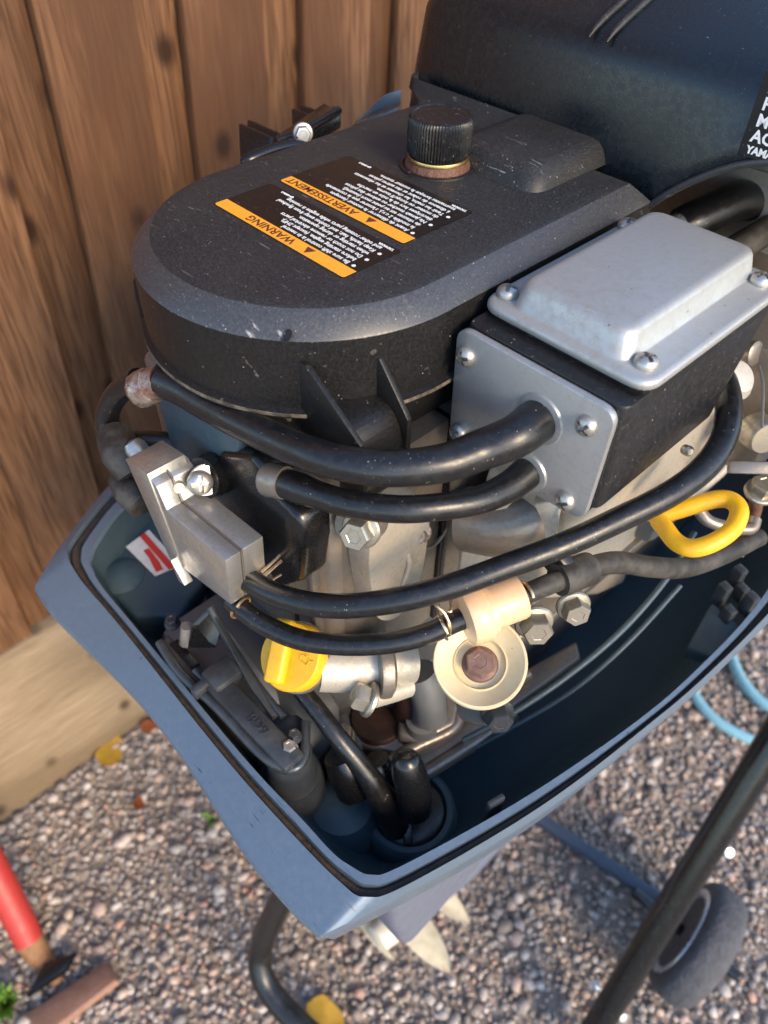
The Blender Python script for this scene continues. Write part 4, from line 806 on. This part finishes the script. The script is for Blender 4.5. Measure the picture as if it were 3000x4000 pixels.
# ---- engine block
blk = obj('cylinder_head', loft([rr(-.395, -.206, .172, .2505, .80, [.022, .022, .001, .001]), rr(-.395, -.206, .172, .2505, .985, [.022, .022, .001, .001])], True, True), 'cast', motor, angle=50, label='grey brown cylinder head casting')
obj('head_cover', loft([rr(-.385, -.212, .163, .20, .82, .018), rr(-.385, -.212, .163, .20, .975, .018), rr(-.380, -.217, .168, .20, .980, .018)], True, True), 'cast', blk, angle=50)
obj('rib', box((-.2465, .1595, .83), (-.2405, .172, .965), .002), 'cast', blk); obj('rib', box((-.2250, .1600, .83), (-.2190, .172, .965), .002), 'cast', blk)
cc = obj('crankcase', box((-.39, .2535, .80), (-.2005, .42, .985), .004), 'cast', motor, label='engine block casting')
obj('joint_gasket', box((-.394, .2505, .80), (-.2035, .2535, .985), 0), 'black_metal', cc)
# bolt lobe on the starboard aft corner
def lobe(pts, x, dx, m='cast_light', parent=None, r=.004, name='bolt_lobe'): return obj(name, prism([Vector((x, p[0], p[1])) for p in rpoly(pts, .012, 6)], (dx, 0, 0), r, 3), m, parent or blk, angle=50)
lobe([(.180, .965), (.215, .965), (.226, .935), (.222, .885), (.205, .860), (.185, .875), (.178, .93)], -.209, .017, 'cast_light')

screw((-0.1917, 0.1720, 0.9661), (.35, -.85, .35), blk, 12, 1.3, 'bolt', HEX10, 'bolt')
obj('bolt_pad', lathe([(.0125, -.014), (.0125, -.002), (.0115, 0), (.006, 0)], frame((-0.1976, 0.1741, 0.9619), (.35, -.85, .35)), 28), 'cast', blk)
obj('cast_arc', tube([(-0.2035, 0.2305, 0.8963), (-0.2035, 0.2434, 0.8884), (-0.2035, 0.2533, 0.8938), (-0.2035, 0.2559, 0.9013)], .0012, 8), 'cast', blk)
for p_, sc_ in (((-0.2214, 0.1873, 0.9703), 1.0), ((-0.2078, 0.1938, 0.9737), 1.0), ((-0.1964, 0.2214, 0.9236), .9)):
    screw(p_, (.45, -.75, .45), blk, 17, sc_, 'rust_bolt', HEX10, 'bolt')
obj('cast_pad', lathe([(.016, -.01), (.0155, .0), (.0135, .0008), (.0125, .0), (.012, -.001)], frame((-.2055, .225, .905), (1, 0, 0)), 32), 'cast', blk)
obj('cast_ridge', tube([(-0.2017, 0.2184, 0.9390), (-0.1981, 0.2091, 0.9276), (-0.1911, 0.2089, 0.9116), (-0.1914, 0.2041, 0.8920)], .0016, 8), 'cast_light', blk)
obj('adapter_plate', prism([(-0.1459, 0.2528, 0.9627), (-0.1333, 0.2588, 0.9720), (-0.1282, 0.2522, 0.9558), (-0.1240, 0.2484, 0.9394), (-0.1288, 0.2453, 0.9323), (-0.1315, 0.2506, 0.9432), (-0.1374, 0.2531, 0.9530)], (-.004, .006, 0), .0012), 'cast_light', motor, angle=40)
# intake side of the block, under the box
ip = obj('intake_flange', prism([Vector((-.185, p[0], p[1])) for p in rpoly([(.262, .958), (.300, .965), (.395, .965), (.395, .86), (.300, .86), (.262, .885)], .012, 6)], (.022, 0, 0), .003), 'cast_light', motor, angle=50)
obj('intake_pipe', tube([(-0.1876, 0.2539, 0.9186), (-0.1700, 0.2596, 0.9243), (-0.1587, 0.2673, 0.9314), (-0.1510, 0.2807, 0.9392)], [.020, .020, .019, .019], 24), 'cast', ip)
obj('intake_lip', lathe([(.026, -.006), (.026, -.001), (.025, 0), (.020, 0), (.020, -.006)], frame((-0.1465, 0.2646, 0.9392), (.5, -.75, .1)), 36), 'cast_light', ip)
obj('manifold_web', prism([(-0.1868, 0.2489, 0.9188), (-0.1518, 0.2730, 0.9485), (-0.1425, 0.2766, 0.9514), (-0.1320, 0.2616, 0.9205), (-0.1433, 0.2535, 0.9089), (-0.1719, 0.2300, 0.8920)], (-.006, .008, -.002), .002), 'cast_light', ip)
# big rounded casting beyond the box, starboard
hull = [(-0.1260, 0.2657, 0.9361), (-0.1260, 0.3218, 0.9051), (-0.1260, 0.3661, 0.8861), (-0.1260, 0.4242, 0.8633), (-0.1260, 0.4820, 0.8485), (-0.1260, 0.5048, 0.8645), (-0.1260, 0.5196, 0.8803), (-0.1260, 0.4988, 0.9141), (-0.1260, 0.4674, 0.9535), (-0.1260, 0.4371, 0.9804), (-0.1260, 0.3759, 1.0165), (-0.1260, 0.3155, 1.0109), (-0.1260, 0.2519, 1.0034)]
bh = obj('bearing_housing', prism(hull, (-.05, 0, 0), .006, 3), 'cast_light', motor, angle=50, label='pale rounded aluminium casting beside the black box')
obj('housing_rim', tube([(-0.1240, 0.3584, 0.8959), (-0.1240, 0.4150, 0.8739), (-0.1240, 0.4655, 0.8635), (-0.1240, 0.4908, 0.8742), (-0.1240, 0.5041, 0.8902), (-0.1240, 0.4842, 0.9230), (-0.1240, 0.4532, 0.9615), (-0.1240, 0.4261, 0.9856)], .0045, 12), 'cast_light', bh)
for q0, q1 in (((-0.1240, 0.4032, 0.9692), (-0.1240, 0.4475, 0.9643)), ((-0.1240, 0.4138, 0.9529), (-0.1240, 0.4924, 0.8977)), ((-0.1240, 0.4173, 0.9204), (-0.1240, 0.4805, 0.8713))):
    obj('housing_web', tube([q0, q1], [.005, .0035], 10, smooth_path=False), 'cast_light', bh)
obj('lower_casting', prism([(-0.1500, 0.2711, 0.9393), (-0.1500, 0.3452, 0.8949), (-0.1500, 0.4366, 0.8152), (-0.1500, 0.4315, 0.7805), (-0.1500, 0.4440, 0.7262), (-0.1500, 0.3911, 0.7551), (-0.1500, 0.3056, 0.8265)], (-.04, 0, 0), .006, 3), 'cast_light', bh, angle=50)
obj('housing_boss', lathe([(.013, -.012), (.0125, .002), (.009, .006), (0, .0075)], frame((-0.1185, 0.3951, 0.9866), (.6, -.1, .7)), 28), 'cast_light', bh)
obj('housing_boss', lathe([(.0075, -.014), (.0075, .003), (.006, .004), (0, .004)], frame((-0.1239, 0.4237, 0.9887), (.9, -.1, .3)), 24), 'cast', bh)
obj('housing_seam', tube([(-0.1165, 0.4235, 0.9835), (-0.1079, 0.4151, 0.9789), (-0.1003, 0.4066, 0.9708), (-0.0940, 0.3993, 0.9631)], .0008, 6), 'cast_dark', bh)
obj('link_rod', tube([(-0.1054, 0.3225, 0.9500), (-0.1045, 0.3374, 0.9551), (-0.1049, 0.3493, 0.9578)], [.0045, .0045, .004], 14), 'cast', bh)
obj('link_pin', lathe([(.003, -.002), (.003, .002), (.0018, .003)], frame((-0.1101, 0.3395, 0.9715), (.8, -.4, .4)), 14), 'bolt', bh)
# things on the right edge
obj('inlet_hose', tube([(-0.2135, 0.4776, 1.0164), (-0.2096, 0.4864, 1.0197), (-0.2040, 0.5039, 1.0234), (-0.2000, 0.5235, 1.0241), (-0.1932, 0.5432, 1.0188), (-0.1756, 0.5728, 1.0059)], [.0125, .0125, .0125, .0128, .0128, .0128], 22, jitter=.04), 'rubber', motor, label='wrinkled black inlet hose behind the silver cover')
obj('inlet_spigot', lathe([(.009, -.02), (.009, .02), (.007, .02)], frame((-0.2119, 0.4783, 1.0186), V((-0.2040, 0.5039, 1.0234)) - V((-0.2135, 0.4776, 1.0164))), 24), 'plate', motor)
obj('inlet_hose', tube([(-0.1842, 0.4744, 1.0013), (-0.1794, 0.4999, 1.0081), (-0.1726, 0.5462, 1.0137)], .0095, 18), 'rubber_matte', motor)
fr = obj('flywheel_housing', prism([(-.46, .545, 1.055), (-.17, .530, 1.060), (-.10, .530, 1.062), (-.02, .535, 1.062), (-.02, .70, 1.062), (-.46, .70, 1.055)], (0, 0, -.12), .008), 'cast_light', motor, angle=50)
obj('flywheel', lathe([(.10, -.05), (.112, -.045), (.115, 0), (.112, .045), (.05, .05)], frame((-.20, .600, 1.105), (0, 0, 1)), 48), 'cast_dark', motor)
screw((-0.2191, 0.5878, 1.0178), (.1, -.2, 1), fr, 8, 2.2, 'bolt', HEX10, 'bolt')
obj('engine_side', box((-.20, .42, .80), (-.135, .62, .985), .012), 'cast_dark', motor)
obj('throttle_body', box((-.20, .425, .93), (-.03, .56, .995), .008), 'cast', motor)
obj('governor_bracket', box((-.125, .43, .90), (-.095, .50, .955), .005), 'cast', motor)
obj('brass_plug', lathe([(.011, -.012), (.011, 0), (.0095, .002), (0, .0025)], frame((-0.0922, 0.4076, 0.9523), (.8, -.5, .2)), 24), 'bolt', motor)
obj('lever', box((-.014, -.004, -.004), (.014, .004, .004), .0015, mat=frame((-0.0901, 0.4037, 0.9316), (.3, -.6, .6), (.8, .5, .2))), 'cast', motor)
rod = obj('threaded_rod', tube([(-0.0848, 0.4253, 0.9010), (-0.0806, 0.4255, 0.8776), (-0.0772, 0.4238, 0.8535)], .0045, 12), 'rust', motor)
screw((-0.0830, 0.4226, 0.9049), (.1, -.2, 1), rod, 0, 1.3, 'bolt', HEX10, 'nut')
obj('rod_guide', tube([(-0.1011, 0.3790, 0.9019), (-0.0943, 0.3799, 0.8979), (-0.0846, 0.3881, 0.8940), (-0.0743, 0.4006, 0.8912), (-0.0756, 0.4080, 0.8943)], .004, 10), 'cast', motor)
obj('rod_spring', tube([(-0.0810, 0.4202, 0.8674), (-0.0816, 0.4219, 0.8650), (-0.0825, 0.4217, 0.8639), (-0.0830, 0.4194, 0.8645), (-0.0826, 0.4165, 0.8664), (-0.0815, 0.4146, 0.8682), (-0.0802, 0.4146, 0.8687), (-0.0793, 0.4165, 0.8673), (-0.0793, 0.4190, 0.8648), (-0.0800, 0.4205, 0.8625), (-0.0809, 0.4199, 0.8617), (-0.0813, 0.4174, 0.8626), (-0.0808, 0.4146, 0.8645), (-0.0797, 0.4129, 0.8662), (-0.0784, 0.4132, 0.8664), (-0.0776, 0.4153, 0.8648), (-0.0777, 0.4177, 0.8622), (-0.0784, 0.4189, 0.8601), (-0.0793, 0.4180, 0.8595), (-0.0796, 0.4154, 0.8606), (-0.0790, 0.4127, 0.8626), (-0.0778, 0.4112, 0.8641), (-0.0765, 0.4119, 0.8641), (-0.0759, 0.4141, 0.8623), (-0.0760, 0.4164, 0.8597), (-0.0769, 0.4173, 0.8577), (-0.0777, 0.4161, 0.8573), (-0.0778, 0.4134, 0.8586), (-0.0772, 0.4108, 0.8607), (-0.0759, 0.4096, 0.8621), (-0.0747, 0.4106, 0.8617), (-0.0741, 0.4129, 0.8597), (-0.0744, 0.4151, 0.8571), (-0.0753, 0.4157, 0.8553), (-0.0760, 0.4142, 0.8552), (-0.0761, 0.4114, 0.8567), (-0.0753, 0.4089, 0.8588), (-0.0740, 0.4081, 0.8599), (-0.0729, 0.4093, 0.8593), (-0.0724, 0.4117, 0.8571)], .0012, 6, 2), 'bolt', motor)

# yellow pull ring
ring = [(-0.1086, 0.3343, 0.9228), (-0.1001, 0.3453, 0.9298), (-0.0901, 0.3568, 0.9362), (-0.0825, 0.3599, 0.9386), (-0.0751, 0.3552, 0.9388), (-0.0715, 0.3430, 0.9365), (-0.0741, 0.3295, 0.9334), (-0.0808, 0.3208, 0.9294), (-0.0901, 0.3210, 0.9262), (-0.1005, 0.3269, 0.9247)]
obj('pull_ring', tube(ring, .0052, 20, 8, True), 'yellow', motor, label='yellow rounded pull ring')
obj('ring_stem', tube([(-0.1084, 0.3340, 0.9224), (-0.1161, 0.3388, 0.9170), (-0.1248, 0.3456, 0.9095)], .0045, 14), 'yellow', motor)

# ---- oil filler
OC = V((-0.2151, 0.1369, 0.8633)); on = Vector((.02, -.62, .78)).normalized()
of = frame(OC, on, (1, .1, 0))
oil = obj('oil_filler_cap', lathe([(.0195, -.010), (.0205, -.008), (.0205, .0005), (.0195, .002), (.012, .0022), (0, .0022)], of, 48), 'yellow', motor, label='yellow oil filler cap with a raised grip')
obj('grip', box((-.0062, -.0190, .001), (.0062, .0190, .0095), .0028, 3, mat=of @ Matrix.Translation((-.005, 0, 0)) @ Matrix.Rotation(R(24), 4, 'Z')), 'yellow', oil)
ic = bmesh.new(); im = of @ Matrix.Translation((.0105, .004, .0026))
for seg in ([(-.003, -.0015), (.003, -.0015)], [(-.003, -.0015), (-.003, .002)], [(.003, -.0015), (.003, .002)], [(-.003, .002), (.003, .002)], [(.003, .001), (.0055, .003)], [(0, .002), (0, .0035)], [(-.0015, .0035), (.0015, .0035)], [(-.003, .0), (-.005, .0015)]):
    tube([im @ Vector((a, c, 0)) for a, c in seg], .00035, 6, 1, bm=ic)
obj('oil_can_symbol', ic, 'yellow', oil)
obj('filler_neck', lathe([(.0215, -.008), (.0215, -.012), (.019, -.016), (.0185, -.05), (.02, -.08)], of, 36), 'cast', motor)
obj('oil_tube', tube([(-0.2047, 0.1494, 0.8507), (-0.1929, 0.1649, 0.8476), (-0.1826, 0.1824, 0.8467), (-0.1753, 0.1972, 0.8434)], [.0150, .0155, .0165, .0160], 24), 'cast_light', motor)
obj('tube_flange', lathe([(.019, -.003), (.0195, 0), (.019, .004), (.0165, .006)], frame((-0.1785, 0.1752, 0.8530), V((-0.1753, 0.1972, 0.8434)) - V((-0.2047, 0.1494, 0.8507))), 32), 'cast', motor)
screw((-0.1712, 0.1571, 0.8470), (-.6, -.55, .4), motor, 20, 1.35, 'bolt', HEX10, 'bolt')
obj('bolt_column', tube([(-0.1718, 0.1607, 0.8442), (-0.1687, 0.1770, 0.8365), (-0.1668, 0.1873, 0.8324)], .0075, 16), 'cast_light', motor)

# ---- fuel filter and cream cap
fx = V((-0.1274, 0.2266, 0.9244)) - V((-0.1410, 0.1948, 0.9207)); fc = V((-0.1401, 0.1972, 0.9210)); L = fx.length; ff = frame(fc, fx)
flt = obj('fuel_filter', lathe([(.0050, -.001), (.0120, 0), (.0158, .0008), (.0163, .0018), (.0163, .0108), (.0158, .0118), (.0148, .0122), (.0146, .0135), (.0146, .0148), (.0124, .0152), (.0122, .0165), (.0122, .0320), (.0118, .0335), (.0105, .0340), (0, .0340)], ff, 40), 'filter', motor, angle=35, label='cream pink plastic fuel filter')
dn_ = Vector((.20, -.36, .91)).normalized(); dc = V((-0.1258, 0.1990, 0.8938)); df = frame(dc, dn_)
cap = obj('cream_cap', lathe([(.0200, -.0120), (.0250, -.0070), (.0256, -.004), (.0256, -.001), (.0251, .0006), (.0240, .0005), (.0232, -.0004), (.0160, -.0070), (.0152, -.0074), (.0143, -.0066), (.0134, -.0098), (.0095, -.0108), (0, -.0108)], df, 56), 'cream', motor, angle=35, label='round cream plastic cap with a rusty bolt')
screw(dc - dn_ * .0095, dn_, cap, 15, 1.28, 'brown_disc', HEX10, 'bolt')
obj('cap_post', lathe([(.013, -.05), (.0125, -.016), (.016, -.0130)], df, 24), 'cast_dark', cap)
screw((-0.1228, 0.2435, 0.8884), (.75, -.6, .25), motor, 14, 1.45, 'bolt', HEX10, 'bolt'); screw((-0.1154, 0.2718, 0.8856), (.75, -.6, .25), motor, 40, 1.3, 'bolt', HEX10, 'bolt')
screw((-0.1187, 0.2188, 0.8208), (.75, -.6, .25), motor, 22, 1.35, 'latch', HEX10, 'bolt')
obj('bolt_column', tube([(-0.1405, 0.2181, 0.8006), (-0.1239, 0.2193, 0.8150)], .0085, 16), 'cast_dark', motor)
# oil sump rail under the block
rail = obj('sump', prism([Vector((p[0], p[1], .700)) for p in rpoly([(-.39, .17), (-.225, .155), (-.205, .19), (-.185, .20), (-.178, .235), (-.165, .245), (-.160, .60), (-.39, .60)], .008, 4)], (0, 0, .105), .004), 'cast_dark', motor, angle=50)
obj('sump_flange', prism([Vector((p[0], p[1], .790)) for p in rpoly([(-.39, .19), (-.215, .19), (-.200, .205), (-.172, .225), (-.162, .26), (-.148, .30), (-.140, .60), (-.39, .60)], .008, 4)], (0, 0, .010), .002), 'cast', rail, angle=50)
obj('base_flange', prism([(-0.2077, 0.1498, 0.7450), (-0.1622, 0.1782, 0.7450), (-0.1545, 0.2167, 0.7450), (-0.1540, 0.2357, 0.7450), (-0.1732, 0.2569, 0.7450), (-0.2301, 0.1962, 0.7450)], (0, 0, .014), .003), 'cast', motor, angle=50)
obj('base_rail', prism([(-0.1674, 0.1746, 0.7350), (-0.1469, 0.1816, 0.7350), (-0.1390, 0.2355, 0.7350), (-0.1259, 0.3402, 0.7350), (-0.1387, 0.3515, 0.7350), (-0.1651, 0.2291, 0.7350)], (0, 0, .012), .003), 'cast', motor, angle=50)
obj('flange_rail', tube([(-0.1614, 0.1672, 0.7620), (-0.1571, 0.1902, 0.7620), (-0.1495, 0.2167, 0.7620), (-0.1536, 0.2331, 0.7620), (-0.1474, 0.2558, 0.7620), (-0.1414, 0.2902, 0.7620)], .0048, 12), 'cast', motor)
obj('flange_rail', tube([(-0.1473, 0.1746, 0.7450), (-0.1413, 0.2028, 0.7450), (-0.1363, 0.2309, 0.7450), (-0.1311, 0.2655, 0.7450)], .0055, 12), 'cast', motor)
obj('foot_casting', prism([(-0.1835, 0.1990, 0.7680), (-0.1816, 0.2169, 0.7680), (-0.1702, 0.2335, 0.7680), (-0.1572, 0.2323, 0.7680), (-0.1479, 0.2189, 0.7680), (-0.1557, 0.1906, 0.7680), (-0.1694, 0.1835, 0.7680)], (0, 0, -.03), .004, 3), 'cast', motor, angle=45)
obj('foot_casting', prism([(-0.2169, 0.1542, 0.7600), (-0.2128, 0.1743, 0.7600), (-0.1896, 0.1730, 0.7600), (-0.1779, 0.1558, 0.7600), (-0.1896, 0.1433, 0.7600)], (0, 0, -.04), .004, 3), 'cast_dark', motor, angle=45)
screw((-0.1971, 0.1592, 0.7610), (0, 0, 1), motor, 12, 1.1, 'bolt', HEX10, 'bolt')
obj('drain_elbow', tube([(-0.1717, 0.2029, 0.8254), (-0.1630, 0.2040, 0.8065), (-0.1594, 0.2044, 0.7835)], [.011, .0115, .012], 18), 'cast_dark', motor)
obj('rail_stud', lathe([(.0115, -.02), (.011, 0), (.0075, .001), (.0072, .012), (.006, .0145), (0, .015)], frame((-0.1635, 0.2011, 0.7760), (0, 0, 1)), 24), 'cast_dark', motor)
obj('brown_sleeve', lathe([(.020, -.03), (.020, .004), (.018, .007), (0, .008)], frame((-0.1912, 0.1856, 0.7550), (0, 0, 1)), 36), 'dark_rust', motor)
obj('brown_sleeve', lathe([(.016, -.03), (.016, .006), (.013, .012), (0, .013)], frame((-0.1769, 0.2084, 0.7900), (0, 0, 1)), 28), 'dark_rust', motor)
obj('sump_edge', tube([(-0.1393, 0.2179, 0.7582), (-0.1266, 0.2496, 0.7707), (-0.1148, 0.2927, 0.7846), (-0.1062, 0.3398, 0.8032), (-0.1055, 0.3888, 0.8217), (-0.1114, 0.4272, 0.8375)], .0022, 10), 'pan_in', motor)
obj('sump_edge', tube([(-0.1354, 0.2203, 0.7433), (-0.1224, 0.2527, 0.7561), (-0.1080, 0.2989, 0.7703), (-0.1001, 0.3476, 0.7905), (-0.0978, 0.4007, 0.8106)], .0018, 10), 'pan_in', motor)

# ---- lifting bracket, port side
def onp(px, t): return px
lf = obj('lifting_bracket', prism([(-0.4103, 0.3206, 1.0453), (-0.4258, 0.3692, 1.0469), (-0.4324, 0.3749, 1.0551), (-0.4353, 0.3745, 1.0569), (-0.4131, 0.3227, 1.0528), (-0.4095, 0.3186, 1.0476)], (-.004, -.001, 0), .001), 'black_metal', motor, label='black channel bracket with bright bolt')
obj('bracket_edge', tube([(-0.4175, 0.3058, 1.0555), (-0.4176, 0.3228, 1.0559), (-0.4253, 0.3532, 1.0565), (-0.4295, 0.3702, 1.0569)], .0028, 10), 'black_metal', lf)
obj('bracket_top', prism([(-0.4250, 0.3101, 1.0552), (-0.4077, 0.3149, 1.0577), (-0.4266, 0.3694, 1.0572), (-0.4475, 0.3722, 1.0567)], (0, 0, -.003), .0008), 'black_metal', lf)
obj('bracket_fin', prism([(-0.4546, 0.3069, 1.0566), (-0.4233, 0.3089, 1.0560), (-0.4150, 0.3021, 1.0458), (-0.4349, 0.2912, 1.0383)], (-.001, -.0028, 0), .0008), 'black_metal', lf)
obj('bracket_fin', prism([(-0.4609, 0.3183, 1.0546), (-0.4293, 0.3203, 1.0538), (-0.4212, 0.3136, 1.0439), (-0.4412, 0.3026, 1.0363)], (-.001, -.0028, 0), .0008), 'black_metal', lf)
obj('bracket_fin', prism([(-0.4640, 0.3589, 1.0521), (-0.4331, 0.3597, 1.0524), (-0.4255, 0.3535, 1.0431), (-0.4509, 0.3485, 1.0404)], (-.001, -.0028, 0), .0008), 'black_metal', lf)
obj('bracket_fin', prism([(-0.4671, 0.3690, 1.0513), (-0.4361, 0.3707, 1.0521), (-0.4301, 0.3661, 1.0450), (-0.4553, 0.3599, 1.0427)], (-.001, -.0028, 0), .0008), 'black_metal', lf)
screw((-0.4049, 0.3185, 1.0610), (.75, -.55, .2), lf, 20, .8, 'chrome', HEX10, 'bolt')
obj('bracket_arm', tube([(-0.4038, 0.2704, 1.0557), (-0.4006, 0.2728, 1.0579), (-0.3989, 0.2895, 1.0596), (-0.3971, 0.3063, 1.0586), (-0.3965, 0.3168, 1.0541)], [.0035, .004, .004, .004, .004], 12), 'black_metal', lf)
obj('side_channel', prism([(-0.4432, 0.3874, 1.0363), (-0.4450, 0.3981, 1.0378), (-0.4557, 0.4549, 1.0346), (-0.4524, 0.4538, 1.0316), (-0.4409, 0.3967, 1.0340)], (-.004, -.002, -.012), .002), 'black_metal', motor)
obj('side_fairing', prism([(-0.4563, 0.4106, 1.0331), (-0.4681, 0.4506, 1.0402), (-0.4768, 0.4787, 1.0372), (-0.4699, 0.4723, 1.0282)], (-.01, .004, -.006), .002), 'pan', motor)
